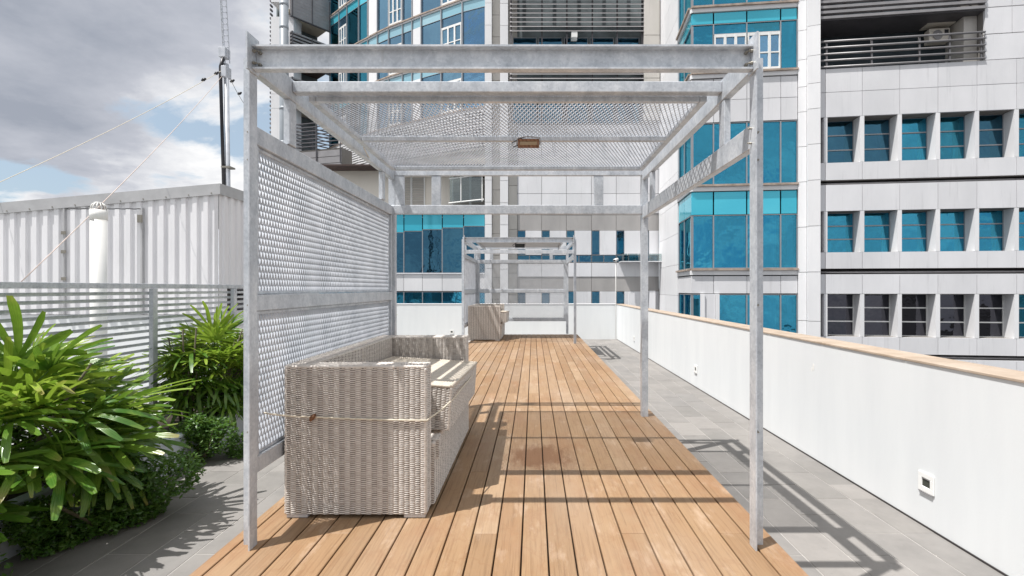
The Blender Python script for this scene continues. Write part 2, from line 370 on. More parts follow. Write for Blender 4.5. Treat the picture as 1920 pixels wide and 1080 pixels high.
# ------------------------------------------------------------------ timber deck
DX0, DX1, DY1 = -1.688, 1.35, 14.8
deck = box(DX0+.03, DX1-.03, -.6, DY1-.02, TZ-.004, -.03).build('deck', 'deck_bearer'); tag(deck, kind='structure')
PW = .1413; board_me = {}
edges = [DX1-PW*k for k in range(0, 22)]+[DX0]
notches = [(-1.60, -1.50, 2.56, 2.67), (1.17, 1.27, 2.56, 2.67)]
for i in range(len(edges)-1):
    x1, x0 = edges[i]-.0044, edges[i+1]+.0044
    y = -.6; first = True
    cuts = [2.77-.925*3+.925*k for k in range(0, 20) if (k+i) % 2 == 0 and random.random() < .55]
    cuts = [-.6]+[c+random.choice((0, 0, .0)) for c in cuts if -.3 < c < DY1-.4]+[DY1]
    for a, b in zip(cuts[:-1], cuts[1:]):
        w, l = round(x1-x0, 4), round(b-a-.003, 4)
        if (w, l) not in board_me: board_me[(w, l)] = box(-w/2, w/2, -l/2, l/2, -.028, 0).mesh('board', 'timber', bevel=.003)
        o = link('board', board_me[(w, l)], deck); o.location = ((x0+x1)/2, (a+b)/2, random.uniform(-.0015, 0))
fb = MB().box(DX1-.025, DX1-.003, -.6, DY1, TZ+.01, -.031).box(DX0+.003, DX0+.025, -.6, DY1, TZ+.01, -.031).build('fascia_board', 'timber', deck)

# ------------------------------------------------------------------ parapet walls
pw = thing('parapet_wall', 'long white rendered parapet wall with cream stone coping on the right of the terrace', 'wall', (3.11, 9, TZ))
box(3.11, 3.41, -3, 18.29, TZ, .80).build('wall_body', 'white_render', pw)
k = -3
while k < 18.2:
    box(3.098, 3.42, k+.002, min(k+1.17, 18.3), .80, .822).build('coping_slab', 'coping_stone', pw, bevel=.004); k += 1.172
MB().box(3.10, 3.109, -3, 17.98, TZ, TZ+.012).build('skirting_joint', 'shadow_gap', pw)
for (yy, zz, s) in ((5.37, .86-.33, .02), (5.40, .50, .012), (9.9, .2, .012)):
    MB().prism([(-s*.5, -s*2), (s*.6, -s*1.7), (s*.8, s), (0, s*2), (-s*.7, s*.8)], lambda a, b, q, yy=yy, zz=zz: (3.1085-.0008+.0016*(1-q), yy+a, zz+b)).build('paint_chip', 'pvc_white', pw)
rw = thing('rear_wall', 'low white rendered wall across the far end of the terrace', 'wall', (-2, 18, TZ))
box(-8.6, 3.108, 18.0, 18.28, TZ, .82).build('wall_body', 'white_render', rw)
box(-8.6, 3.09, 17.985, 18.295, .82, .838).build('coping_slab', 'panel_bright', rw)

# recessed wall lights
def wall_light(name, loc, rot, label):
    r = thing(name, label, 'wall light', loc, 'recessed wall lights low on the white walls'); r.rotation_euler.z = rot; ORG[r.name] = Vector((0, 0, 0))
    m = MB(); m.box(-.075, .075, -.012, 0, .035, .075); m.box(-.075, .075, -.012, 0, -.075, -.035); m.box(-.075, -.04, -.012, 0, -.035, .035); m.box(.04, .075, -.012, 0, -.035, .035)
    m.build('frame', 'white_frame', r, bevel=.002)
    MB().box(-.04, .04, -.004, -.001, -.035, .035).build('lens', 'fixture_lens', r)
    MB().box(-.04, .04, -.010, -.004, .026, .035).build('louvre', 'louvre_grey', r)
    MB().box(-.066, .066, -.018, 0, -.083, -.0755).build('lip', 'louvre_grey', r)
wall_light('wall_light', (3.109, 3.82, -.135), R(-90), 'square recessed light nearest the camera low in the right-hand white parapet')
wall_light('wall_light', (3.109, 9.25, -.14), R(-90), 'square recessed light in the right-hand parapet between the two right pergola posts')
wall_light('wall_light', (3.109, 14.9, -.14), R(-90), 'square recessed light near the far corner of the right-hand parapet')
wall_light('wall_light', (PX(847, 18), 17.999, -.21), 0, 'square recessed light in the far white wall left of the rear pergola')

# security camera on its pole in the corner
sc_ = thing('security_camera', 'small white security camera on a thin white pole in the far right wall corner', 'camera', (3.02, 17.9, TZ))
MB().tube([(3.06, 17.93, TZ), (3.06, 17.93, 2.32)], .012, 6).build('pole', 'pvc_white', sc_, True)
MB().tube([(3.06, 17.93, 2.31), (3.05, 17.8, 2.38), (3.0, 17.62, 2.42)], .012, 6).build('bracket', 'white_frame', sc_, True)
MB().tube([(3.08, 17.72, 2.47), (2.93, 17.5, 2.42)], [.055, .05], 10).build('camera_body', 'white_frame', sc_, True)
MB().tube([(2.93, 17.5, 2.42), (2.92, 17.48, 2.417)], [.036, .036], 10).build('lens', 'black_plastic', sc_, True)

# ------------------------------------------------------------------ expanded metal
def expanded(mb, o, u, v, n, U, V, lwd=.08, swd=.035, w=.0035, dep=.009, tilt=.75):
    o, u, v, n = Vector(o), Vector(u), Vector(v), Vector(n)
    rows = int(V/(swd/2)); cols = int(U/lwd)+1; da = n*math.cos(tilt)+v*math.sin(tilt)
    for j in range(rows):
        off = 0 if j % 2 == 0 else .5
        for i in range(-1, cols+1):
            for sgn in (-.5, .5):
                a0 = (i+off)*lwd; a1 = (i+off+sgn)*lwd
                v0 = j*swd/2; v1 = (j+1)*swd/2
                if a0 == a1 or min(a0, a1) < -1e-6 or max(a0, a1) > U+1e-6: 
                    lo, hi = (a0, a1); tt0, tt1 = 0., 1.
                    if max(a0, a1) <= 0 or min(a0, a1) >= U: continue
                    def cl(x): return min(max(x, 0), U)
                    tt0 = (cl(a0)-a0)/(a1-a0); tt1 = (cl(a1)-a0)/(a1-a0)
                    a0, a1, v0, v1 = a0+(a1-a0)*tt0, a0+(a1-a0)*tt1, v0+(v1-v0)*tt0, v0+(v1-v0)*tt1
                p, q = o+u*a0+v*v0, o+u*a1+v*v1; d = q-p
                if d.length < 1e-4: continue
                s = d.normalized().cross(n).normalized()*(w/2); t_ = da*(dep/2)
                k = len(mb.v)
                for e in (p, q):
                    for c in (-s-t_, s-t_, s+t_, -s+t_): mb.v.append(tuple(e+c))
                mb.f += [(k+a, k+b, k+4+b, k+4+a) for a, b in ((0, 1), (1, 2), (2, 3), (3, 0))]

# ------------------------------------------------------------------ pergola
def angle_post(pg, x, y, sx, sy, top, t=.008):
    """steel angle: side leg runs in y from the near/inner corner, the other leg runs outwards at its far end"""
    m = MB(); y2 = y+sy*.072
    m.box(x, x+sx*t, y, y2, -.02, top)
    m.box(x+sx*t, x+sx*.070, y2-sy*t, y2, -.02, top-.06)
    return m.build('post', 'galvanised', pg)
def bolt(pg, p, ax, r=.011):
    a = Vector(p); d = Vector(ax)
    MB().tube([a, a+d*.012, a+d*.0125, a+d*.022], [r, r, r*.6, r*.55], 6).build('bolt', 'bolt', pg)
def channel(pg, a, b, z0, z1, axis, c, open_dir, name='beam', t=.010, fl=.05):
    """C-section between a and b along axis at coordinate c; flanges point to open_dir"""
    m = MB()
    lo, hi = sorted((c, c+open_dir*fl))
    web = sorted((c, c+open_dir*t)) if False else sorted((c+open_dir*fl, c+open_dir*(fl-t)))
    def bx(c0, c1, zz0, zz1):
        if axis == 'x': m.box(a, b, c0, c1, zz0, zz1)
        else: m.box(c0, c1, a, b, zz0, zz1)
    bx(*sorted((c, c+open_dir*t)), z0+t, z1-t)                 # web
    bx(lo, hi, z1-t, z1); bx(lo, hi, z0, z0+t)                 # flanges
    return m.build(name, 'galvanised', pg)
def screen(pg, axis, c, a0, a1, sgn):
    """framed two-panel screen; axis 'y' = side screen, 'x' = rear screen"""
    def b(name, p0, p1, z0, z1, d0=-.025, d1=.025):
        if axis == 'y': return MB().box(c+d0, c+d1, p0, p1, z0, z1).build(name, 'galvanised', pg, bevel=.003)
        return MB().box(p0, p1, c+d0, c+d1, z0, z1).build(name, 'galvanised', pg, bevel=.003)
    b('screen_rail', a0, a1, 2.20, 2.30); b('screen_rail', a0, a1, 1.275, 1.365); b('screen_rail', a0, a1, .375, .465)
    for s0, s1 in ((a0, a0+.055), (a1-.055, a1)):
        b('screen_stile', s0, s1, 1.367, 2.198, -.022, .022); b('screen_stile', s0, s1, .467, 1.273, -.022, .022)
    for z0, z1 in ((1.365, 2.20), (.465, 1.275)):
        # flat retaining bars round the mesh
        q0, q1 = a0+.057, a1-.057
        for (p0, p1, zz0, zz1) in ((q0, q1, z1-.022, z1-.002), (q0, q1, z0+.002, z0+.022), (q0, q0+.02, z0+.024, z1-.024), (q1-.02, q1, z0+.024, z1-.024)):
            b('retaining_bar', p0, p1, zz0, zz1, -.012, .004)
        m = MB()
        if axis == 'y': expanded(m, (c-.004, q0+.01, z0+.012), (0, 0, 1), (0, 1, 0), (1, 0, 0), z1-z0-.024, q1-q0-.02, lwd=.078, swd=.031, w=.0028, dep=.0118, tilt=.10)
        else: expanded(m, (q0+.01, c-.004, z0+.012), (1, 0, 0), (0, 0, 1), (0, -1, 0), q1-q0-.02, z1-z0-.024, lwd=.09, swd=.045, w=.006, dep=.007, tilt=.4)
        m.build('mesh_panel', 'mesh_metal', pg, kind='stuff')
def pergola(x0, x1, y0, y1, label, rear_screen=False, front_low=False, solid=False):
    """x0/x1: inner faces of the posts; y0/y1 front and rear"""
    pg = thing('pergola', label, 'pergola', ((x0+x1)/2, (y0+y1)/2, 0), 'galvanised steel pergolas on the deck')
    for x, sx in ((x0, -1), (x1, 1)):
        angle_post(pg, x, y0, sx, 1, 2.72)
        angle_post(pg, x, y1+.03, sx, -1, 2.70)
        MB().box(x-.001*sx, x+sx*.075, y0-.004, y0+.078, -.03, .004).build('post_foot', 'galvanised', pg) if False else None
    # front channel beam, open to the front, with end cleats
    channel(pg, x0+.012, x1-.012, 2.575, 2.705, 'x', y0+.055, -1)
    for x, sx in ((x0, 1), (x1, -1)):
        MB().box(x, x+sx*.009, y0-.035, y0+.075, 2.56, 2.755).build('cleat', 'galvanised', pg)
        for zz in (2.61, 2.675):
            bolt(pg, (x+sx*.035, y0+.044, zz), (0, -1, 0), .010)
            bolt(pg, (x+sx*.010, y0+.015, zz), (sx, 0, 0), .009)
    # side rails
    for x, sx in ((x0, -1), (x1, 1)):
        a, b = sorted((x+sx*.002, x+sx*.05))
        MB().box(a, b, y0+.076, y1-.05, 2.585, 2.72).build('side_rail', 'galvanised', pg, bevel=.004)
    ya, yb = y0+.46, y1-.40
    # cross tube at the front edge of the roof, rear top beam, rear lower beam
    MB().box(x0-.001, x1+.001, ya, ya+.065, 2.635, 2.703).build('cross_tube', 'galvanised', pg, bevel=.004)
    MB().box(x0-.07, x1+.07, y1-.045, y1+.0, 2.635, 2.74).build('rear_beam', 'galvanised', pg, bevel=.004)
    if not rear_screen: MB().box(x0-.07, x1+.002, y1-.045, y1+.0, 2.215, 2.312).build('lower_rear_beam', 'galvanised', pg, bevel=.004)
    # short uprights between the rear beams
    for xx in (x0+.0, x0+.40, x1-.52): MB().box(xx, xx+.10, y1-.040, y1-.004, 2.314, 2.633).build('upright', 'galvanised', pg, bevel=.003)
    # right-hand lower rail with uprights
    MB().box(x1+.002, x1+.05, y0+.074, y1-.05, 2.165, 2.298).build('side_rail', 'galvanised', pg, bevel=.004)
    for yy in (ya-.02, y1-.45): MB().box(x1+.006, x1+.046, yy, yy+.085, 2.30, 2.583).build('upright', 'galvanised', pg, bevel=.003)
    for yy in (ya-.02, y1-.45): MB().box(x0-.046, x0-.006, yy, yy+.085, 2.302, 2.583).build('upright', 'galvanised', pg, bevel=.003)
    if front_low: MB().box(x0-.002, x1+.002, y0+.02, y0+.062, 2.29, 2.385).build('lower_front_beam', 'galvanised', pg, bevel=.004)
    # left screen
    screen(pg, 'y', x0-.045, y0+.075, y1-.046, 1)
    if rear_screen: screen(pg, 'x', y1-.02, x0+.002, x1-.002, 1)
    # roof panel
    rx0, rx1 = x0+.07, x1-.07; z = 2.645
    if solid:
        MB().box(rx0+.2, rx1-.2, ya+.28, yb-.1, z, z+.012).build('roof_sheet', 'fascia_grey', pg)
        for xx in (rx0+.2, rx1-.2): MB().box(xx-.02, xx+.02, ya+.07, y1-.05, z-.05, z-.002).build('roof_bearer', 'galvanised', pg)
    else:
        for (a, b, c, d) in ((rx0, rx0+.045, ya+.067, yb), (rx1-.045, rx1, ya+.067, yb), (rx0+.047, rx1-.047, ya+.067, ya+.10), (rx0+.047, rx1-.047, 3.93, 3.97), (rx0+.047, rx1-.047, yb-.04, yb)):
            MB().box(a, b, c, d, z-.045, z-.008).build('roof_bearer', 'galvanised', pg, bevel=.003)
        m = MB(); expanded(m, (rx0, ya+.07, z+.0), (0, 1, 0), (1, 0, 0), (0, 0, 1), yb-ya-.07, rx1-rx0, .080, .031, .0034, .0088, .12)
        m.build('roof_mesh', 'mesh_metal', pg, kind='stuff')
        for xx in (rx0-.02, rx1+.02): pass
    for x, sx in ((x0, -1), (x1, 1)):
        for zz in (.62, 1.31, 2.10, 2.25): bolt(pg, (x+sx*.035, y0+.062, zz), (0, -1, 0), .007)
    for zz in (2.19, 2.27): bolt(pg, (x1-.001, y0+.05, zz), (-1, 0, 0), .006)
    return pg
P1 = pergola(-1.514, 1.186, 2.58, 5.33, 'large front pergola of galvanised steel angles with mesh roof and left mesh screen')
P2 = pergola(-1.76, 1.03, 12.3, 15.2, 'small far pergola with solid roof sheet and mesh screens at left and rear', rear_screen=True, front_low=True, solid=True)

# ------------------------------------------------------------------ wicker
CP, RP = .0325, .0114
def weave(mb, o, u, v, U, V, amp=.0062, cp=CP, rp=RP, ns=4, nr=5, gaps=True):
    """woven strands as relief on the rectangle o + u*U + v*V, bulging along u x v"""
    o, u, v = Vector(o), Vector(u).normalized(), Vector(v).normalized(); n = u.cross(v)
    nc = max(1, round(U/cp)); cpp = U/nc; nrw = max(1, round(V/rp)); rpp = V/nrw
    a_ = nc*ns; b_ = nrw*nr; k = len(mb.v)
    for j in range(b_+1):
        y = j/nr
        for i in range(a_+1):
            x = i/ns; c = int(min(i, a_-1)//ns); fx = x-c if i < a_ else 1.0
            if i % ns == 0: h = 0
            else:
                t_ = (y+(.5 if c % 2 else 0)) % 1.0
                h = (math.sin(math.pi*(t_-.14)/.72)**.6 if .14 < t_ < .86 else 0)*math.sin(math.pi*fx)**.22
            if j in (0, b_) or i in (0, a_): h *= .5
            jit = .0006*math.sin(i*12.9+j*7.3)
            mb.v.append(tuple(o+u*(x*cpp)+v*(y*rpp)+n*(h*amp+jit)))
    w = a_+1
    for j in range(b_):
        for i in range(a_):
            tm = ((j+.5)/nr+(.5 if (i//ns) % 2 else 0)) % 1.0
            if gaps and 0 < j < b_-1 and (tm < .19 or tm > .81): mb.fm[len(mb.f)] = 1  # low faces between strands get the painted shade colour
            mb.f.append((k+j*w+i, k+j*w+i+1, k+(j+1)*w+i+1, k+(j+1)*w+i))
def wbox(mb, x0, x1, y0, y1, z0, z1, faces='nswetb'):
    if 'n' in faces: weave(mb, (x0, y0, z0), (1, 0, 0), (0, 0, 1), x1-x0, z1-z0)        # near (-y)
    if 's' in faces: weave(mb, (x1, y1, z0), (-1, 0, 0), (0, 0, 1), x1-x0, z1-z0)
    if 'e' in faces: weave(mb, (x1, y0, z0), (0, 1, 0), (0, 0, 1), y1-y0, z1-z0)        # +x
    if 'w' in faces: weave(mb, (x0, y1, z0), (0, -1, 0), (0, 0, 1), y1-y0, z1-z0)
    if 't' in faces: weave(mb, (x0, y0, z1), (1, 0, 0), (0, 1, 0), x1-x0, y1-y0, rp=RP)
    if 'b' in faces: mb.hexa([(x0+.01, y0+.01, z0), (x1-.01, y0+.01, z0), (x1-.01, y1-.01, z0), (x0+.01, y1-.01, z0), (x0+.01, y0+.01, z0+.004), (x1-.01, y0+.01, z0+.004), (x1-.01, y1-.01, z0+.004), (x0+.01, y1-.01, z0+.004)])
def braid(mb, a, b, r=.010):
    a, b = Vector(a), Vector(b); n = max(2, int((b-a).length/.011)); pts = [a.lerp(b, i/n) for i in range(n+1)]
    mb.tube(pts, [r*(1.0+(.22 if i % 2 else -.16)) for i in range(n+1)], 7)
def edges_top(mb, x0, x1, y0, y1, z, r=.011):
    i = r*.55
    x0, x1, y0, y1, z = x0+i, x1-i, y0+i, y1-i, z-i
    for a, b in (((x0, y0, z), (x1, y0, z)), ((x1, y0, z), (x1, y1, z)), ((x1, y1, z), (x0, y1, z)), ((x0, y1, z), (x0, y0, z))): braid(mb, a, b, r)
def edges_vert(mb, x0, x1, y0, y1, z0, z1, r=.010):
    i = r*.5
    for x in (x0+i, x1-i):
        for y in (y0+i, y1-i): braid(mb, (x, y, z0), (x, y, z1), r)
SX0, SX1, SY0, SY1, SH = -1.512, -.655, 2.946, 4.86, .925
def sofa(dx, dy, label):
    s = thing('sofa', label, 'sofa', (-1.1+dx, 3.9+dy, 0), 'wicker sofas beside the mesh screens')
    A = .135
    for name, ya, yb in (('armrest', SY0, SY0+A), ('armrest', SY1-A, SY1)):
        m = MB(); x0 = SX0
        if ya == SY0:
            wbox(m, SX0, SX1, ya, yb, .026, SH, 'nset')
        else: wbox(m, SX0, SX1, ya, yb, .026, SH, 'nset')
        edges_top(m, SX0, SX1, ya, yb, SH+.003); edges_vert(m, SX0, SX1, ya, yb, .026, SH-.01)
        MBt = m; MBt.build(name, 'wicker', s, True)
    m = MB(); wbox(m, SX0, SX0+A, SY0+A, SY1-A, .026, SH, 'etw'); braid(m, (SX0+A-.005, SY0+A, SH), (SX0+A-.005, SY1-A, SH)); braid(m, (SX0+.005, SY0+A, SH), (SX0+.005, SY1-A, SH))
    braid(m, (SX0+A+.004, (SY0+SY1)/2, .42), (SX0+A+.004, (SY0+SY1)/2, SH), .006)
    m.build('backrest', 'wicker', s, True)
    m = MB(); wbox(m, SX0+A, SX1+.02, SY0+A+.002, SY1-A-.002, .026, .41, 'nest'); braid(m, (SX1+.013, SY0+A, .405), (SX1+.013, SY1-A, .405), .013)
    wbox(m, SX1-.005, SX1+.04, SY0+A+.05, SY0+A+.16, .30, .425, 'net'); 
    m.build('seat', 'wicker', s, True)
    for x in (SX0+.005, SX1-.135):
        for y in (SY0+.004, SY1-.12): MB().box(x, x+.13, y, y+.115, .001, .0255).build('foot', 'foot_grey', s, bevel=.004)
    for ch in s.children_recursive: pass
    return s
sofa1 = sofa(0, 0, 'large wicker sofa in the foreground roped to the front pergola screen')
# wicker ottoman stacked on the seat, slightly tilted
def ottoman(label):
    o = thing('ottoman', label, 'ottoman', (-.97, 3.95, .44), 'wicker ottomans laid on the sofas'); ORG[o.name] = Vector((0, 0, 0))
    x0, x1, y0, y1, h = -.40, .40, -.66, .68, .305
    m = MB(); wbox(m, x0, x1, y0, y1, 0, h-.012, 'nsweb'); edges_vert(m, x0, x1, y0, y1, 0, h-.02); m.build('body', 'wicker', o, True)
    m = MB(); weave(m, (x0, y0, h-.008), (1, 0, 0), (0, 1, 0), x1-x0, y1-y0, .003, .02, .010, 4, 4, False); edges_top(m, x0-.004, x1+.004, y0-.004, y1+.004, h-.002, .012); m.build('top', 'wicker_top', o, True)
    o.rotation_euler = (R(-1.9), R(3.6), R(-.6)); return o
ott1 = ottoman('pale wicker ottoman lying on the seat of the foreground sofa')
s2 = copy_tree(sofa1); s2.location = (sofa1.location.x-.24, sofa1.location.y+10.05, 0); s2['label'] = 'distant wicker sofa standing under the far pergola'
o2 = copy_tree(ott1); o2.location = (ott1.location.x-.24+.05, ott1.location.y+10.05, ott1.location.z+.02); o2['label'] = 'distant wicker ottoman lying on the sofa under the far pergola'

def catenary(a, b, sag, n=14):
    a, b = Vector(a), Vector(b); return [a.lerp(b, i/n)-Vector((0, 0, sag*4*(i/n)*(1-i/n))) for i in range(n+1)]
rp = thing('rope', 'thin cream rope tied round the foreground wicker sofa to the mesh screen', 'rope', (-1.5, 2.9, .6))
pts = catenary((-1.56, 2.80, .68), (SX0+.15, SY0-.013, .622), .005, 5)+catenary((SX0+.17, SY0-.014, .622), (SX1+.01, SY0-.013, .60), .004, 8)[1:]
pts += catenary((SX1+.017, SY0+.02, .605), (-.535, 3.42, .655), .012, 6)+catenary((-.532, 3.5, .66), (-.56, 4.62, .60), .0, 6)
MB().tube(pts, .0055, 6).build('cord', 'rope_cream', rp, True)
MB().tube([(SX0+.162, SY0-.018, .60), (SX0+.175, SY0-.03, .618), (SX0+.19, SY0-.022, .634), (SX0+.18, SY0-.014, .612)], [.008, .016, .013, .006], 7).build('knot', 'rust', rp, True)
m = MB().tube(catenary((PX(672, 3.95), 3.95, 2.66), (PX(708, 5.0), 5.0, 2.66), .05, 8), .005, 6)
tag(m.build('string', 'rope_cream', None, True), 'short cream string dangling from the left side of the front pergola roof', 'string')

# floodlights
def floodlight(p, label, mat='lamp_glass', s=1.0):
    f = thing('floodlight', label, 'floodlight', p, 'floodlights hung under the pergola roofs'); ORG[f.name] = Vector((0, 0, 0)); f.scale = (s, s, s)
    m = MB(); m.prism([(-.01, 0), (.055, 0), (.075, .022), (.045, .05), (-.01, .05)], lambda a, b, q: (-.075+.15*q, a, b)); m.build('housing', 'black_plastic' if mat != 'lamp_glass' else 'cap_white', f, bevel=.004)
    m = MB().box(-.085, .085, -.022, -.0105, -.018, .004).box(-.085, .085, -.022, -.0105, .034, .052).box(-.085, -.070, -.022, -.0105, .004, .034).box(.070, .085, -.022, -.0105, .004, .034); m.build('bezel', 'rust' if mat == 'lamp_glass' else 'black_plastic', f)
    MB().box(-.07, .07, -.016, -.011, .004, .034).build('glass', mat, f)
    MB().tube([(-.092, .02, .02), (-.092, .03, .075), (.0, .035, .09), (.092, .03, .075), (.092, .02, .02)], .006, 6).build('bracket', 'louvre_grey', f, True)
    MB().tube([(-.02, .035, .09), (-.09, .03, .06), (-.135, .02, .03), (-.12, .02, .0), (-.08, .02, .015)], .005, 6).build('cable', 'black_plastic', f, True)
    return f
floodlight((PX(991, 3.85), 3.87, PZ(268, 3.85)-.02), 'small rusty floodlight under the middle bar of the front pergola roof')
floodlight((PX(975, 13.1), 13.1, 2.53), 'dark floodlight hanging under the far pergola roof', 'fixture_lens', 1.5)

# ------------------------------------------------------------------ left side: planter, fence, plants
pl = thing('planter', 'long pale blue-grey masonry planter along the left fence', 'planter', (-4.1, 5, TZ))
m = MB().box(-3.75, -3.67, .5, 9.9, TZ, -.15).box(-4.70, -4.62, .5, 9.9, TZ, -.15).box(-4.62, -3.75, 9.82, 9.9, TZ, -.15); m.build('planter_body', 'planter_paint', pl)
MB().box(-3.77, -3.655, .5, 9.9, -.15, -.118).build('rim', 'planter_paint', pl, bevel=.006)
box(-4.62, -3.75, .5, 9.82, TZ, -.21).build('soil', 'soil', pl)

fn = thing('fence', 'galvanised fence of horizontal slats behind the palms on the left', 'fence', (-4.3, 5, -.2))
FX = -4.3
MB().box(FX-.03, FX+.03, .6, 7.62, 1.40, 1.455).build('top_rail', 'galvanised', fn, bevel=.003)
for yy in (1.05, 3.2, FX*F/(283-CX), FX*F/(435-CX)):
    MB().box(FX-.002, FX+.048, yy-.03, yy+.04, -.20, 1.398).build('post', 'galvanised', fn, bevel=.003)
zz = 1.335
while zz > -.05:
    m = MB().hexa([(FX-.030, .6, zz), (FX-.026, .6, zz-.004), (FX-.026, 7.6, zz-.004), (FX-.030, 7.6, zz), (FX-.012, .6, zz+.030), (FX-.006, .6, zz+.026), (FX-.006, 7.6, zz+.026), (FX-.012, 7.6, zz+.030)])
    m.build('slat', 'galvanised', fn); zz -= .0705

# palms
def fan_mesh(seed, n, Lb, wb, spread, droop):
    rr = random.Random(seed); m = MB()
    for i in range(n):
        a = (i/(n-1)-.5)*spread+rr.uniform(-.06, .06); Lx = Lb*(1-.25*abs(i/(n-1)-.5)*2)*rr.uniform(.88, 1.1); w = wb*rr.uniform(.8, 1.15)
        d = Vector((math.cos(a), math.sin(a), 0)); s = Vector((-math.sin(a), math.cos(a), 0)); lift = rr.uniform(-.05, .22)
        k = len(m.v); K = 6; dr = droop*rr.uniform(.5, 1.5); tw = rr.uniform(-.35, .35)
        for j in range(K+1):
            t_ = j/K; c = d*(Lx*t_)*(1-.12*dr*t_)+Vector((0, 0, lift*Lx*t_-dr*Lx*.75*t_*t_))
            ww = w*(.20+1.0*math.sin(math.pi*min(1, t_*.60+.06))**.7)*(1 if j < K else .55); ww = ww*.62
            sv = s*math.cos(tw*t_)+Vector((0, 0, 1))*math.sin(tw*t_)
            m.v += [tuple(c-sv*ww+Vector((0, 0, .30*ww))), tuple(c), tuple(c+sv*ww+Vector((0, 0, .30*ww)))]
        for j in range(K):
            q = k+3*j; m.f += [(q, q+1, q+4, q+3), (q+1, q+2, q+5, q+4)]
    m.tube([(-.30, 0, -.04), (-.12, 0, .012), (0, 0, 0)], [.005, .0045, .004], 5)
    return m
FANS = {}
def fans(key, mat, Lb, wb):
    FANS[key] = [fan_mesh(100+i, n, Lb, wb, sp, dr).mesh('leaf', mat, smooth=True) for i, (n, sp, dr) in enumerate(((10, 3.9, .25), (12, 4.4, .40), (9, 3.4, .2), (13, 4.7, .5), (10, 3.7, .65), (8, 3.0, .3)))]
fans('near', 'frond', .46, .033); fans('near_l', 'frond_light', .47, .032)
fans('mid', 'frond', .38, .021); fans('mid_l', 'frond_light', .38, .021)
def palm(c, rad, n, keys, label, loc, seed, scale=1.0):
    rr = random.Random(seed); c = Vector(c); p = thing('palm', label, 'palm', loc, 'lady palms along the fence')
    L0 = Vector(loc)
    for i in range(max(5, n//9)):
        a = rr.uniform(0, 6.28); q = Vector((loc[0]+.25*rad[0]*math.cos(a), loc[1]+.45*rad[1]*math.sin(a), loc[2]))
        e = Vector((c.x+.6*rad[0]*math.cos(a), c.y+.7*rad[1]*math.sin(a), c.z+rr.uniform(0, .8)*rad[2]))
        MB().tube([q, q.lerp(e, .5)+Vector((0, 0, .05)), e], [.014, .012, .008], 6).build('cane', 'cane', p, True)
    for i in range(n):
        th = rr.uniform(0, 2*math.pi); ph = math.asin(rr.uniform(-.75, 1)); rf = rr.uniform(.35, 1)**.5
        dr = Vector((math.cos(th)*math.cos(ph), math.sin(th)*math.cos(ph), math.sin(ph)))
        pos = c+Vector((dr.x*rad[0], dr.y*rad[1], dr.z*rad[2]))*rf*.72
        if pos.x < -4.25: pos.x = -4.25+rr.uniform(0, .1)
        yaw = th+rr.uniform(-.5, .5); pitch = -ph*.75+rr.uniform(-.45, .45)-.05
        me = rr.choice(FANS[keys[1]] if (dr.z > .1 and rr.random() < .6) else FANS[keys[0]])
        o = link('leaf', me, p); o.location = pos-L0
        o.rotation_euler = Matrix.Rotation(yaw, 4, 'Z').to_3x3().to_4x4().__matmul__(Matrix.Rotation(pitch, 4, 'Y')).__matmul__(Matrix.Rotation(rr.uniform(-.6, .6), 4, 'X')).to_euler()
        k = rr.uniform(.75, 1.15)*scale; o.scale = (k, k, k)
    return p
palm((-3.76, 3.5, .30), (.84, 1.15, .82), 150, ('near', 'near_l'), 'big glossy lady palm filling the lower left foreground', (-3.95, 3.3, -.2), 3)
palm((-3.95, 2.5, .10), (.7, .7, .75), 60, ('near', 'near_l'), 'lady palm at the very left edge nearest the camera', (-4.05, 2.2, -.2), 9)
palm((-3.95, 5.95, .36), (.68, .66, .78), 160, ('mid', 'mid_l'), 'bushy lady palm by the second fence post next to the left pergola post', (-4.1, 6.0, -.2), 5)
palm((-3.32, 10.4, .40), (.42, .4, .5), 22, ('mid', 'mid_l'), 'small lady palm half hidden behind the front mesh screen', (-3.6, 10.2, TZ), 6)
def shrub(c, rad, n, label, seed, ls=.035):
    rr = random.Random(seed); s = thing('shrub', label, 'shrub', (c[0], c[1], TZ), 'low small-leaved shrubs at the foot of the planter'); m = MB()
    lumps = [(Vector((rr.uniform(-1, 1)*rad[0]*.65, rr.uniform(-1, 1)*rad[1]*.65, rr.uniform(-.7, .6)*rad[2])), rr.uniform(.35, .6)) for _ in range(9)]
    for i in range(n):
        lc, lr = rr.choice(lumps)
        d = Vector((rr.gauss(0, 1), rr.gauss(0, 1), rr.gauss(0, 1))).normalized()*rr.uniform(.55, 1)
        p = Vector(c)+lc+Vector((d.x*rad[0]*lr, d.y*rad[1]*lr, d.z*rad[2]*lr*1.2))
        if p.z < TZ+.02: p.z = TZ+.02+rr.random()*.05
        u = Vector((rr.gauss(0, 1), rr.gauss(0, 1), rr.gauss(0, .6))).normalized(); w = u.cross(Vector((rr.gauss(0, 1), rr.gauss(0, 1), 1.5))).normalized(); q = ls*rr.uniform(.6, 1.2)
        nn = u.cross(w)*q*.15; k = len(m.v)
        m.v += [tuple(p-u*q*.6), tuple(p+w*q*.38+nn), tuple(p+u*q*.7), tuple(p-w*q*.38+nn)]; m.f += [(k, k+1, k+2), (k, k+2, k+3)]
    m.build('foliage', 'shrub_leaf', s, kind='stuff')
    for i in range(6):
        a = rr.uniform(0, 6.28); MB().tube([(c[0]-.1, c[1], TZ), (c[0]+math.cos(a)*rad[0]*.3, c[1]+math.sin(a)*rad[1]*.3, c[2]-.1), (c[0]+math.cos(a)*rad[0]*.75, c[1]+math.sin(a)*rad[1]*.75, c[2]+rad[2]*.4)], [.008, .006, .003], 5).build('stem', 'cane', s)
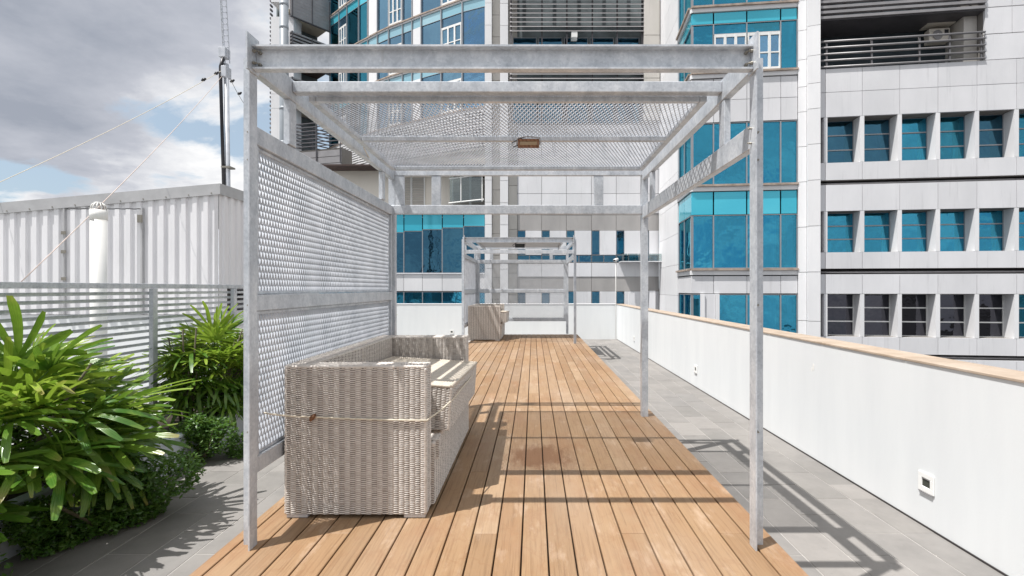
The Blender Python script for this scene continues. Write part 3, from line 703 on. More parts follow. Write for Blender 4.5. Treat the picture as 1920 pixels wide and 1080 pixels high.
shrub((-3.30, 3.75, -.22), (.42, .55, .33), 9000, 'dark small-leaved shrub under the big foreground palm', 11, .036)
shrub((-3.55, 5.25, -.22), (.40, .42, .34), 7000, 'bright green small-leaved shrub on the paving beside the left pergola post', 12, .034)
shrub((-3.75, 2.55, -.25), (.55, .6, .34), 5000, 'dark shrub in the lower left corner beneath the nearest palm', 13, .032)

# ------------------------------------------------------------------ shed, vent pipe, mast
SY, SXc = 9.0, -5.85
sh = thing('shed', 'white corrugated metal plant shed behind the slatted fence', 'shed', (-10, 11, TZ))
def rtop(x): return PZ(345, SY)+(x-SXc)*.088 if x < SXc else PZ(345, SY)
def corrug(a0, a1, f, zt, name, zb, pitch=.205, dep=.035):
    """trapezoid sheeting; f(a, depth, z)"""
    pts = []; a = a0
    while a < a1-1e-6:
        for da, d in ((0, 0), (.40, 0), (.50, dep), (.90, dep)):
            q = a+da*pitch
            if q < a1: pts.append((q, d))
        a += pitch
    pts.append((a1, 0)); m = MB(); m.v = [f(q, d, zb) for q, d in pts]+[f(q, d, zt(q)) for q, d in pts]; n = len(pts)
    m.f = [(i, i+1, n+i+1, n+i) for i in range(n-1)]
    return m.build(name, 'sheet_white', sh)
FRm = lambda a, d, z: (a, SY-d, z)
dl, dr_ = PX(124, SY), PX(270, SY)
corrug(-26, dl, FRm, lambda q: rtop(q)-.1, 'cladding', .92); corrug(dr_, SXc-.01, FRm, lambda q: rtop(q)-.1, 'cladding', .92)
corrug(dl+.02, dr_-.02, lambda a, d, z: (a, SY-.012-d, z), lambda q: PZ(393, SY), 'door', .92, .205)
corrug(dl, dr_, FRm, lambda q: rtop(q)-.1, 'cladding', PZ(391, SY))
MB().box(dl-.01, dl+.02, SY-.055, SY, .92, PZ(391, SY)).box(dr_-.02, dr_+.01, SY-.055, SY, .92, PZ(391, SY)).build('door_frame', 'fascia_grey', sh)
MB().box(dr_-.06, dr_+.02, SY-.085, SY-.056, 2.62, 2.76).build('door_latch', 'bolt', sh)
for zz in (2.05, 1.55, 2.4): MB().box(dl-.03, dl+.05, SY-.07, SY-.054, zz, zz+.06).build('door_hinge', 'bolt', sh)
corrug(0, 4.2, lambda a, d, z: (SXc+d, SY+.002+a, z), lambda q: rtop(SXc)-.1, 'cladding', .45)
m = MB(); x0 = -26
m.hexa([(x0, SY-.06, rtop(x0)-.20), (SXc+.06, SY-.06, rtop(SXc)-.20), (SXc+.06, SY-.04, rtop(SXc)-.20), (x0, SY-.04, rtop(x0)-.20), (x0, SY-.06, rtop(x0)), (SXc+.06, SY-.06, rtop(SXc)), (SXc+.06, SY-.04, rtop(SXc)), (x0, SY-.04, rtop(x0))])
m.box(SXc+.04, SXc+.06, SY-.038, SY+4.3, rtop(SXc)-.20, rtop(SXc)); m.build('fascia', 'fascia_grey', sh)
m = MB(); m.hexa([(x0, SY-.039, rtop(x0)-.06), (SXc+.039, SY-.039, rtop(SXc)-.06), (SXc+.039, SY+4.3, rtop(SXc)-.06), (x0, SY+4.3, rtop(x0)-.06), (x0, SY-.039, rtop(x0)-.02), (SXc+.039, SY-.039, rtop(SXc)-.02), (SXc+.039, SY+4.3, rtop(SXc)-.02), (x0, SY+4.3, rtop(x0)-.02)]); m.build('roof', 'fascia_grey', sh)
box(-26, SXc-.03, SY+.02, SY+4.2, TZ, .91).build('plinth', 'white_render', sh)
for i in range(6): MB().box(SXc+.036, SXc+.06, SY+.25, SY+2.0, 1.0+i*.075, 1.03+i*.075).build('vent_louvre', 'louvre_dark', sh)
box(SXc+.005, SXc+.035, SY+.2, SY+2.05, .96, 1.42).build('vent_opening', 'shadow_gap', sh)
for i in range(26):
    x = SXc-.1-i*.42; MB().tube([(x, SY-.068, rtop(x)-.17), (x, SY-.06, rtop(x)-.17)], .012, 6).build('screw', 'bolt', sh)

vp = thing('vent_pipe', 'upright white plastic vent pipe with slotted cap in front of the shed', 'pipe', (PX(185, 6.2), 6.2, TZ))
vx, vy, vt = PX(185, 6.2), 6.2, PZ(398, 6.2)
MB().tube([(vx, vy, TZ), (vx, vy, vt)], .086, 24).build('pipe', 'pvc_white', vp, True)
MB().tube([(vx, vy, vt-.10), (vx, vy, vt+.03)], .092, 24).build('collar', 'pvc_white', vp, True)
for i in range(12):
    a = 2*math.pi*i/12; ca, sa_ = math.cos(a), math.sin(a)
    MB().tube([(vx+.084*ca, vy+.084*sa_, vt+.03), (vx+.068*ca, vy+.068*sa_, vt+.09), (vx+.042*ca, vy+.042*sa_, vt+.115)], .007, 5).build('cage_bar', 'pvc_white', vp, True)
MB().tube([(vx, vy, vt+.115), (vx, vy, vt+.127)], [.05, .04], 16).build('cage_top', 'pvc_white', vp, True)
MB().tube([(vx, vy, vt+.031), (vx, vy, vt+.04)], .07, 16).build('vent_hole', 'rust', vp)

MY = 13.6
ms = thing('mast', 'tall slim antenna mast with black cable rising behind the shed roof', 'mast', (PX(432, MY), MY, 3.3))
bx_, bz_ = PX(432, MY), PZ(360, MY); tx, tz_ = PX(424, MY), PZ(140, MY); t2x, t2z = PX(414, MY), PZ(-60, MY)
MB().tube([(bx_, MY, TZ), (tx, MY, tz_+.3)], .065, 10).build('pole', 'mesh_metal', ms, True)
MB().tube([(PX(424.5, MY), MY-.1, bz_-.2), (PX(418, MY), MY-.1, PZ(150, MY)), (PX(418, MY), MY-.1, PZ(128, MY)), (PX(423, MY), MY-.1, PZ(112, MY))], .045, 8).build('cable', 'black_plastic', ms, True)
m = MB()
for i in range(3):
    a = 2.1*i+.3; m.tube([(PX(424, MY)+.09*math.cos(a), MY+.09*math.sin(a), PZ(118, MY)), (t2x+.09*math.cos(a), MY+.09*math.sin(a), t2z)], .013, 6)
k = 0; z = PZ(112, MY)
while z < t2z-.1:
    f_ = (z-PZ(118, MY))/(t2z-PZ(118, MY)); xx = PX(424, MY)+(t2x-PX(424, MY))*f_; a, b = 2.1*(k % 3)+.3, 2.1*((k+1) % 3)+.3
    m.tube([(xx+.09*math.cos(a), MY+.09*math.sin(a), z), (xx+.09*math.cos(b), MY+.09*math.sin(b), z+.1)], .008, 5); z += .055; k += 1
m.build('lattice_section', 'mesh_metal', ms)
MB().box(PX(415, MY), PX(428, MY), MY-.14, MY+.1, PZ(110, MY), PZ(92, MY)).build('clamp', 'mesh_metal', ms, bevel=.01)
MB().box(PX(420, MY), PX(430, MY), MY-.15, MY+.1, PZ(147, MY), PZ(127, MY)).build('clamp', 'mesh_metal', ms, bevel=.01)
MB().box(PX(422, MY), PX(438, MY), MY-.18, MY+.08, PZ(317, MY), PZ(314, MY)).build('clamp', 'bolt', ms)
def wire(a, b, label, mat, r, ins=()):
    w = thing('guy_wire', label, 'wire', a); MB().tube(catenary(a, b, .10, 16), r, 5).build('cable', mat, w, True)
    for f_ in ins:
        p = Vector(a).lerp(Vector(b), f_); MB().tube([p-Vector((.06, 0, .03)), p, p+Vector((.06, 0, .03))], [.02, .045, .02], 7).build('insulator', 'black_plastic', w, True)
A_ = (PX(421, MY), MY-.1, PZ(135, MY))
wire(A_, (PX(-60, 8.6), 8.6, PZ(368, 8.6)), 'upper pale guy wire sloping from the mast to the left edge', 'rope_cream', .007, (.035, .11))
wire((PX(421, MY), MY-.1, PZ(145, MY)), (PX(40, 5.5), 5.5, PZ(528, 5.5)), 'lower pinkish guy wire running from the mast down past the vent pipe to the fence', 'rope_red', .0065)
wire((PX(430, MY), MY-.1, PZ(138, MY)), (PX(470, 15.5), 15.5, PZ(210, 15.5)), 'short dark guy wire on the right side of the mast', 'bolt', .007, (.2, .5))

dp = thing('drain_pipe', 'thick grey vertical pipe in front of the left tower', 'pipe', (PX(532.5, 17), 17, TZ))
dx_ = PX(532.5, 17)
MB().tube([(dx_, 17, TZ), (dx_, 17, 14)], .142, 20).build('pipe', 'pipe_grey', dp, True)
for py in (9, 52, 138, 204, 268, -40, 330): MB().tube([(dx_, 17, PZ(py, 17)-.05), (dx_, 17, PZ(py, 17)+.05)], .150, 20).build('collar', 'pipe_grey', dp, True)

# ------------------------------------------------------------------ the surrounding buildings
class Wall:
    """a facade plane through a and b (left to right seen from the terrace); s along it, d outwards"""
    def __init__(s, a, b):
        s.a = Vector((a[0], a[1])); s.b = Vector((b[0], b[1])); s.L = (s.b-s.a).length; s.u = (s.b-s.a)/s.L; s.n = Vector((s.u.y, -s.u.x))
    def s_(s, px):
        r = (px-CX)/F; # point = (r*Y, Y)
        den = s.u.x-r*s.u.y; return (r*s.a.y-s.a.x)/den
    def Y(s, px): return s.a.y+s.u.y*s.s_(px)
    def z(s, py, px): return H0+(CY-py)/F*s.Y(px)
    def P(s, q, d, z): return (s.a.x+s.u.x*q+s.n.x*d, s.a.y+s.u.y*q+s.n.y*d, z)
    def bx(s, mb, s0, s1, d0, d1, z0, z1):
        return mb.hexa([s.P(s0, d1, z0), s.P(s1, d1, z0), s.P(s1, d0, z0), s.P(s0, d0, z0), s.P(s0, d1, z1), s.P(s1, d1, z1), s.P(s1, d0, z1), s.P(s0, d0, z1)])
    def part(s, name, mat, par, s0, s1, d0, d1, z0, z1, label=None):
        return s.bx(MB(), s0, s1, d0, d1, z0, z1).build(name, mat, par, label=label)
J = .022
def panels(W, par, ss, zs, mat, d=.0, th=.06, j=J):
    for s0, s1 in zip(ss[:-1], ss[1:]):
        for z0, z1 in zip(zs[:-1], zs[1:]):
            a, b = sorted((z0, z1)); m_ = mat(s0, a) if callable(mat) else mat
            W.part('panel', m_, par, s0+j/2, s1-j/2, d-th, d+random.uniform(0, .006), a+j/2, b-j/2)
def curtain(W, par, s0, s1, z0, z1, d=-.35, parent=None):
    m = MB(); n = max(6, int((s1-s0)/.07)); v = []
    for i in range(n+1):
        q = s0+(s1-s0)*i/n; dd = d+.035*math.sin(i*1.9)+.02*math.sin(i*.7)
        v.append((q, dd))
    m.v = [W.P(q, e, z0) for q, e in v]+[W.P(q, e, z1) for q, e in v]; m.f = [(i, i+1, n+2+i, n+1+i) for i in range(n)]
    return m.build('curtain', 'curtain', par, True)
def glazing(W, par, s0, s1, z0, z1, mat='glass_teal', d=-.08, cur=None, mull=.05, hs=()):
    """one glazed cell: frame with its pane, what is behind it stays dark or holds a curtain"""
    m = MB(); f_ = mull/2
    W.bx(m, s0, s0+f_, d-.04, d+.05, z0, z1); W.bx(m, s1-f_, s1, d-.04, d+.05, z0, z1)
    W.bx(m, s0+f_, s1-f_, d-.04, d+.05, z0, z0+f_); W.bx(m, s0+f_, s1-f_, d-.04, d+.05, z1-f_, z1)
    for h in hs: W.bx(m, s0+f_, s1-f_, d-.035, d+.045, h-.025, h+.025)
    w = m.build('window', 'mullion_grey', par)
    W.part('pane', mat, w, s0+f_, s1-f_, d-.008, d+.008, z0+f_, z1-f_)
    if cur:
        for a, b, t_ in cur: curtain(W, w, s0+(s1-s0)*a, s0+(s1-s0)*b, z0+.05, z0+(z1-z0)*t_, d-.30)
    return w
def french_door(W, par, s0, s1, z0, z1, leaves=3, d=.0):
    m = MB(); f_ = .055; n = leaves; w = (s1-s0)/n
    for i in range(n+1):
        q = s0+w*i; W.bx(m, max(s0, q-f_), min(s1, q+f_), d-.03, d+.06, z0, z1)
    for i in range(n):
        a, b = s0+w*i+f_, s0+w*(i+1)-f_
        if i == 0: pass
        for (h0, h1) in ((z0, z0+.12), (z1-.13, z1), (z0+(z1-z0)*.46-.03, z0+(z1-z0)*.46+.03)):
            W.bx(m, a, b, d-.028, d+.05, h0, h1)
    o = m.build('door', 'white_frame', par)
    for i in range(n):
        a, b = s0+w*i+f_, s0+w*(i+1)-f_; W.part('pane', 'glass_blue', o, a, b, d-.01, d+.005, z0+.12, z1-.13)
def rnd_cur(p=.6):
    r = random.random()
    if r > p: return None
    if r < p*.35: return [(.04, .96, .97)]
    if r < p*.65: return [(.04, .40, .97)]
    return [(.55, .96, .97)]
BOT = -15.9; TOPZ = 24.5

# ---- middle block: frontal, Y = 29
mbk = thing('middle_building', 'white and grey panelled building block with narrow dark windows straight ahead', 'building', (2, 30, BOT))
Wc = Wall((-20, 29), (20, 29)); C = Wc.s_; Zc = lambda py: Wc.z(py, 1000)
Wc.part('wall', 'joint', mbk, C(911), C(1236), -6, -.07, BOT, TOPZ)
for (a, b, mat, d, j0) in ((910, 923, 'panel_bright', .35, 12), (923, 938, 'panel_greige', .0, 28), (938, 953.5, 'panel_bright', .35, 13), (953.5, 970, 'panel_greige', 0.02, 20)):
    zs = [Zc(j0-82+41*k) for k in range(0, 18)]
    panels(Wc, mbk, [C(a), C(b)], zs[::-1], mat, d, .42 if d > .1 else .06)
cs = [970, 1015.6, 1062, 1109, 1155.5, 1202, 1235.5]
SC = [C(x) for x in cs]
panels(Wc, mbk, SC, [Zc(400), Zc(363), Zc(318), Zc(275), Zc(233)], 'panel_white')
panels(Wc, mbk, SC, [Zc(432), Zc(400)], 'panel_grey', -.03)
panels(Wc, mbk, SC, [Zc(519), Zc(492.5)], 'panel_white')
panels(Wc, mbk, SC, [Zc(546), Zc(519)], 'panel_grey', -.03)
panels(Wc, mbk, SC, [Zc(640), Zc(592)], 'panel_white'); panels(Wc, mbk, SC, [Zc(700), Zc(640)], 'panel_grey', -.03)
for s0, s1 in zip(SC[:-1], SC[1:]):
    wdt = min(C(1015)-C(1000), s1-s0-.2)
    for (zb, zt) in ((Zc(478), Zc(432)), (Zc(592), Zc(546))):
        glazing(Wc, mbk, s0+.02, s0+wdt, zb+.02, zt-.02, 'glass_deep', -.06, None, .03)
        panels(Wc, mbk, [s0+wdt, s1], [zb, zt], 'panel_white')
for s0, s1 in zip(SC[:-1], SC[1:]):
    glazing(Wc, mbk, s0+.015, (s0+s1)/2-.01, Zc(491.5), Zc(478.5), 'glass_deep', -.06, None, .03)
    glazing(Wc, mbk, (s0+s1)/2+.01, s1-.015, Zc(491.5), Zc(478.5), 'glass_deep', -.06, None, .03)
# glass-fronted ledge at the right
bl = Wc.part('balcony_slab', 'panel_white', mbk, C(1160), C(1236), .012, .9, Zc(492.5), Zc(491))
for a, b in ((1161, 1171), (1172, 1190), (1191, 1209), (1210, 1235)): Wc.part('balustrade_pane', 'glass_clear', mbk, C(a), C(b), .85, .87, Zc(490.8), Zc(477.5))
# upper loggia with louvres
Wc.part('loggia_wall', 'interior_mid', mbk, C(957), C(1203), -.065, -.02, Zc(232), TOPZ)
for i in range(5):
    a, b = 962+i*48, 1006+i*48
    for (t0, t1) in ((122, 72), (232, 183)): glazing(Wc, mbk, C(a), C(b), Zc(t0), Zc(t1), 'glass_deep', .05, None, .05)
for py in [66-8.2*k for k in range(0, 11)]+[178-8.2*k for k in range(0, 7)]:
    zz = Zc(py); m = MB(); m.hexa([Wc.P(C(957), .55, zz), Wc.P(C(1203), .55, zz), Wc.P(C(1203), .62, zz-.09), Wc.P(C(957), .62, zz-.09), Wc.P(C(957), .45, zz+.03), Wc.P(C(1203), .45, zz+.03), Wc.P(C(1203), .49, zz+.05), Wc.P(C(957), .49, zz+.05)][:8])
    m.build('louvre', 'louvre_grey', mbk)
for px in (959, 1016, 1062, 1109, 1155, 1201): Wc.part('louvre_post', 'louvre_dark', mbk, C(px)-.04, C(px)+.04, .36, .44, Zc(232), TOPZ)
Wc.part('cladding_panel', 'panel_greige', mbk, C(1203), C(1232), -.06, .6, Zc(75), TOPZ); Wc.part('cladding_panel', 'panel_greige', mbk, C(1203), C(1232), -.06, .6, Zc(154), Zc(76)); Wc.part('cladding_panel', 'panel_greige', mbk, C(1203), C(1232), -.06, .6, Zc(232), Zc(155))
Wc.part('slab_edge', 'panel_white', mbk, C(957), C(1203), -.01, .62, Zc(125.5), Zc(122.5)); 
ac = Wc.bx(MB(), C(1070), C(1081), .1, .6, Zc(79), Zc(69)).build('bulkhead_lamp', 'white_frame', mbk)
for px, hh in ((1222, 545), (1184, 549)): Wc.part('roof_pier', 'panel_white', mbk, C(px-8), C(px+3), .2, .5, BOT, Zc(hh))

# ---- curved glass tower on the left
twr = thing('curved_tower', 'curved blue glass tower with white french doors behind the front pergola', 'building', (-8, 34, BOT))
def Yc(px):
    K = [(619, 37.6), (663, 35.2), (720, 33.0), (800, 31.0), (868, 29.6), (910, 29.0)]
    for (a, ya), (b, yb) in zip(K[:-1], K[1:]):
        if a <= px <= b: return ya+(yb-ya)*(px-a)/(b-a)
cells = [(619, 636, 'g'), (636, 651, 'd'), (651, 673, 'g'), (673, 690, 'g'), (690, 708, 'p'), (708, 729, 'b'), (729, 755, 'd'), (755, 773, 'b'), (773, 790, 'w'), (790, 827.5, 'b'), (827.5, 867, 'd'), (867, 910, 'b')]
FZ = [22.45, 19.05, 15.70, 12.27]
for (a, b, kd) in cells:
    A = (PX(a, Yc(a)), Yc(a)); B = (PX(b, Yc(b)), Yc(b)); W = Wall(A, B); Ls = W.L
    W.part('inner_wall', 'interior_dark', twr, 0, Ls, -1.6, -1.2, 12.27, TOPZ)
    for k, zf in enumerate(FZ):
        top = TOPZ if k == 0 else FZ[k-1]
        W.part('floor_slab', 'interior_mid', twr, 0, Ls, -1.2, -.12, zf-.25, zf)
        W.part('sill', 'sill_rusty', twr, 0, Ls, -.10, .10, zf-.02, zf+.07)
        W.part('sill_trim', 'panel_bright', twr, 0, Ls, -.10, .05, zf-.12, zf-.022)
        if k < 3:
            z1, z0 = zf-.12, zf-.70        # spandrel under this sill
            W.part('spandrel_or_reflection', 'spandrel_or_sky_glass' if a < 690 else 'spandrel_pale', twr, .03, Ls-.03, -.06, -.02, z0, z1)
        gz0, gz1 = zf+.07, (top-.70 if k else TOPZ)
        if kd == 'w': panels(W, twr, [.0, Ls], [gz0, gz1], 'panel_bright', -.0)
        elif kd == 'p': panels(W, twr, [.0, Ls], [gz0, gz1], 'panel_bright', -.02)
        elif kd == 'd':
            french_door(W, twr, .06, Ls-.06, gz0+.02, gz0+1.95, 3)
            glazing(W, twr, .03, Ls-.03, gz0+1.97, gz1, 'glass_blue', -.05, None, .05)
        else: glazing(W, twr, .02, Ls-.02, gz0, gz1, 'glass_blue' if kd == 'b' else 'glass_teal', -.05, rnd_cur(.75), .05)
    W.part('mullion', 'mullion_grey', twr, -.035, .035, -.06, .06, 12.35, TOPZ)
    # slatted white screen and cream wall below the glass
    m = MB(); z = 12.1
    if a >= 619:
        while z > 9.9:
            W.part('screen_slat', 'panel_bright', twr, .0, Ls, .02, .09, z-.085, z-.0); z -= .17
        W.part('screen_back', 'louvre_grey', twr, 0, Ls, -.4, -.35, 9.84, 12.2)
        W.part('screen_post', 'panel_bright', twr, -.03, .03, -.02, .02, 9.84, 12.2)
        W.part('ledge', 'panel_greige', twr, -.02, Ls+.02, -.3, .16, 9.72, 9.84)
        W.part('wall', 'cream_wall', twr, 0, Ls, -.3, 0, 8.75, 9.72)
# recessed storey with louvred shutters, glass balustrade
Wt = Wall((PX(619, 29.8), 29.8), (PX(911, 29.8), 29.8)); T = Wt.s_; Zt = lambda py: Wt.z(py, 800)
Wt.part('wall', 'cream_wall', twr, T(600), T(911), -.5, -.05, Zt(402), 8.78)
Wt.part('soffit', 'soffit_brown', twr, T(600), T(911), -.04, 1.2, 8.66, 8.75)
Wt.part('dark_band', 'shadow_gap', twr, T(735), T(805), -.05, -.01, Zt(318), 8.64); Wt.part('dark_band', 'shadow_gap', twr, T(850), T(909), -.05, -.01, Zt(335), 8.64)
for a, b in ((743, 770), (773, 795), (850, 880), (884, 909)):
    fr = Wt.bx(Wt.bx(MB(), T(a)-.06, T(a), -.05, .05, Zt(386), Zt(332)), T(b), T(b)+.06, -.05, .05, Zt(386), Zt(332)).build('shutter', 'white_frame', twr)
    z = Zt(334)
    while z > Zt(386): Wt.part('slat', 'panel_greige', fr, T(a)+.002, T(b)-.002, -.02, .035, z-.055, z); z -= .105
for a, b in ((848, 868), (869, 908)): Wt.part('balustrade_pane', 'glass_clear', twr, T(a), T(b), .9, .92, Zt(383), Zt(338))
MB().tube([Wt.P(T(846), .93, Zt(342)), Wt.P(T(910), .93, Zt(334))], .035, 8).build('handrail', 'white_frame', twr)
MB().tube([Wt.P(T(846), .93, Zt(386)), Wt.P(T(910), .93, Zt(379))], .045, 8).build('handrail', 'white_frame', twr)
for px in (868.5, 907): Wt.part('balustrade_post', 'white_frame', twr, T(px)-.03, T(px)+.03, .93, .97, Zt(383), Zt(338))
# flat curtain wall below
Wf = Wall((PX(600, 29), 29), (PX(910, 29), 29)); G = Wf.s_; Zf = lambda py: Wf.z(py, 800)
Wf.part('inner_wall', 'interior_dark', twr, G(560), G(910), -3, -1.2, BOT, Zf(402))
Wf.part('parapet_edge', 'panel_bright', twr, G(560), G(909.5), -1.1, .1, Zf(402), Zf(386))
gx = [560, 595, 630, 665, 700, 729, 757, 792, 829, 869, 909.5]
for i, (a, b) in enumerate(zip(gx[:-1], gx[1:])):
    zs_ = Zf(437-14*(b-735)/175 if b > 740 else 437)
    glazing(Wf, twr, G(a), G(b), Zf(512), zs_-.02, 'glass_deep', -.06, None, .055)
    Wf.part('spandrel_or_reflection', 'spandrel_or_sky_glass', twr, G(a)+.03, G(b)-.03, -.10, -.04, zs_, Zf(402))  # no spandrel here: cyan panes imitate the sky's reflection, stepped along its sloping edge
    panels(Wf, twr, [G(a), G(b)], [Zf(546), Zf(514)], 'panel_bright')
    glazing(Wf, twr, G(a), G(b), Zf(600), Zf(547), 'glass_teal', -.06, rnd_cur(.9), .05)
    panels(Wf, twr, [G(a), G(b)], [Zf(640), Zf(601)], 'panel_bright')
Wf.part('sill', 'panel_white', twr, G(560), G(909.5), -.1, .06, Zf(514), Zf(512))

# ---- louvred balcony wing at the far left
lw = thing('louvred_tower', 'tower wing with dark louvred balconies and white edge behind the grey pipe', 'building', (-18, 37, BOT))
Wl = Wall((PX(547, 35.4), 35.4), (PX(619, 37.6), 37.6)); LL = Wl.L
Wl.part('inner_wall', 'interior_mid', lw, -.2, LL-.05, -2.2, -2.0, BOT, TOPZ)
for k in range(5):
    zo = 21.3-3.35*k+3.35      # underside of the louvres above / top of the railing below = zo-1.1
    if k < 4:
        Wl.part('soffit', 'soffit_beige' if k != 2 else 'soffit_brown', lw, -.2, LL-.05, -1.95, -.05, zo+.25, zo+.5)
        Wl.part('lintel', 'louvre_dark', lw, -.1, LL-.02, -.04, .12, zo-.02, zo+.15)
    top_ = zo-1.1
    if top_ > TOPZ: continue
    n = 9 if k < 3 else 9
    for i in range(n):
        z = top_-i*.245
        Wl.part('louvre', 'louvre_grey' if k < 3 else 'louvre_dark', lw, -.1, LL-.02, .0, .13, z-(.12 if k < 3 else .05), z)
    if k < 3: Wl.part('louvre_back', 'louvre_dark', lw, -.1, LL-.05, -.10, -.04, top_-2.2, top_-.05)
    for q in (.0, LL*.5, LL-.1): Wl.part('louvre_post', 'louvre_dark', lw, q-.03, q+.03, .13, .17, top_-2.2, top_+.02)
z = TOPZ
while z > zo-1.2+3.35*1: Wl.part('louvre', 'louvre_grey', lw, -.1, LL-.02, .0, .13, z-.12, z); break
for i in range(13): Wl.part('louvre', 'louvre_grey', lw, -.1, LL-.02, .0, .13, 24.4-i*.245-.12, 24.4-i*.245)
Wl.part('louvre_back', 'louvre_dark', lw, -.1, LL-.05, -.10, -.04, 21.45, TOPZ)
# ceiling lamp, lower curved railing and dark wall
cz = 21.3-3.35-3.35+.0
MB().tube([Wl.P(LL*.45, -.9, cz+3.58), Wl.P(LL*.45, -.9, cz+3.50)], .16, 14).build('ceiling_lamp', 'white_frame', lw, True)
Wn = Wall((PX(508, 35.3), 35.3), (PX(546.5, 35.3), 35.3)); n_ = Wn.s_
zs = [BOT]+[11.2+3.35*k+q for k in range(0, 4) for q in (0, 1.05)]+[TOPZ]
for z0, z1, in zip(zs[:-1], zs[1:]):
    wide = round((z0-11.2) % 3.35, 2) > 1.0 or z0 == BOT
    Wn.part('panel', 'panel_bright', lw, n_(508), n_(524 if True else 0), -1.5, 0, z0+.01, z1-.01) if wide else Wn.part('panel', 'panel_white', lw, n_(515), n_(547), -1.5, -.8, z0+.01, z1-.01)
Wn.part('panel', 'panel_white', lw, n_(524), n_(546.5), -1.5, -.3, BOT, TOPZ)
for i in range(44):
    z = 10.2+i*.32; Wn.part('louvre_end', 'louvre_dark', lw, n_(505.6), n_(507.8), -.3, 0, z, z+.13)
Wb = Wall((PX(548, 34.2), 34.2), (PX(640, 33.2), 33.2))
for i in range(7): Wb.part('railing_bar', 'louvre_dark', lw, 0, Wb.L, -.03, .03, 11.3+i*.27, 11.36+i*.27)
for q in (0, .5, .98): Wb.part('railing_post', 'louvre_dark', lw, Wb.L*q, Wb.L*q+.06, .031, .08, 10.0, 13.0)
for i in range(5): Wb.part('cladding_board', 'louvre_grey', lw, 0, Wb.L, -.06, .0, 8.7+i*.46, 9.12+i*.46)
Wb.part('wall', 'joint', lw, 0, Wb.L, -1.2, -.07, BOT, 11.1)

# ---- bay tower on the right
bt = thing('bay_tower', 'white tower with turquoise glazed bay windows right of the front pergola', 'building', (9.5, 24, BOT))
Ws = Wall((7.50, 28.8), (7.22, 24.2))
Ws.part('wall', 'joint', bt, 0, Ws.L, -3, -.07, BOT, TOPZ)
zs = [BOT, -8, -4]+[1.4-1.9+1.55*k for k in range(0, 17)]
panels(Ws, bt, [0, Ws.L*.38, Ws.L], zs, 'panel_bright', 0, .06, .014)
Wg = Wall((7.25, 24.19), (PX(1296, 21.5), 21.5)); Wq = Wall((PX(1296, 21.5), 21.5), (PX(1495.5, 21.02), 21.02))
Q = Wq.s_; QL = Wq.L
ZB = lambda py: Wq.z(py, 1390)
inner = Wq.part('inner_wall', 'interior_dark', bt, .3, QL, -2.8, -1.6, BOT, TOPZ)
Wq.part('back_wall', 'joint', bt, .75, QL+.2, -7.0, -3.2, BOT, TOPZ)
bxs = [1296, 1338, 1400.5, 1464, 1495.5]
S_ = [Q(x) for x in bxs]
gs = [0, Wg.L*.45, Wg.L-.02]
rows = [(ZB(640), ZB(552), 'w'), (ZB(550.5), ZB(517), 'p'), (ZB(515.5), ZB(504), 's'), (ZB(503), ZB(402.5), 'w'), (ZB(401.5), ZB(359), 'b'), (ZB(357.5), ZB(346), 's'), (ZB(345), ZB(229), 'w'), (ZB(228), ZB(186), 'p'), (ZB(186), ZB(146), 'p'), (ZB(144.5), ZB(134), 's'), (ZB(133), ZB(42), 'd'), (ZB(41), ZB(21), 'b'), (ZB(19.5), ZB(9), 's'), (ZB(8), ZB(-90), 'w')]
mi = 0
for z0, z1, kd in rows:
    for W, ss, side in ((Wq, S_, 0), (Wg, gs, 1)):
        for i, (s0, s1) in enumerate(zip(ss[:-1], ss[1:])):
            if kd == 'p': panels(W, bt, [s0, s1], [z0, z1], 'panel_white')
            elif kd == 's':
                W.part('sill', 'sill_rusty', bt, s0, s1, -.1, .13, z1-.07, z1+.015); W.part('sill_trim', 'panel_bright', bt, s0, s1, -.1, .05, z0, z1-.072)
            elif kd == 'b': W.part('spandrel_or_reflection', 'spandrel_or_sky_glass', bt, s0+.03, s1-.03, -.06, -.02, z0, z1)
            elif kd == 'd' and not side and i in (1, 2):
                zm = ZB(99 if i == 1 else 93); zm = ZB(62)
                glazing(W, bt, s0, s1, zm, z1, 'glass_teal', -.06, [(.03, .97, .8)], .05); french_door(W, bt, s0+.03, s1-.03, z0, zm-.02, 3, -.02)
            elif kd in 'wd':
                glazing(W, bt, s0, s1, z0, z1, 'glass_teal', -.06, rnd_cur(.8), .055)
    if kd == 's':
        Wq.part('floor_slab', 'interior_mid', bt, .2, QL, -1.6, -.11, z0, z1)
for x in bxs[1:-1]: pass
# grey infill with white borders in the lowest glazing
for a, b, mat, d in ((1313, 1320.5, 'panel_bright', .05), (1321, 1341, 'panel_white', -.02), (1341.5, 1348, 'panel_bright', .05)): Wq.part('infill_panel', mat, bt, Q(a), Q(b), -.02, d+.05, ZB(640), ZB(551))
# pier
jz = [BOT, -6]+[ZB(y) for y in (680, 600, 511, 428, 345, 280, 216, 170, 120, 66, 11, -60)]
Wp = Wall((PX(1495.5, 21.02), 21.02), (PX(1537, 20.75), 20.75)); pq = Wp.s_
for z0, z1 in zip(jz[:-1], jz[1:]):
    Wp.part('pier_panel', 'panel_bright', bt, pq(1496), pq(1511), -.5, .10, z0+.01, z1-.01); Wp.part('pier_panel', 'panel_bright', bt, pq(1511.4), pq(1534.5), -.5, .38, z0+.01, z1-.01)
Wp.part('pier_core', 'joint', bt, pq(1496), pq(1536), -5, -.51, BOT, TOPZ)

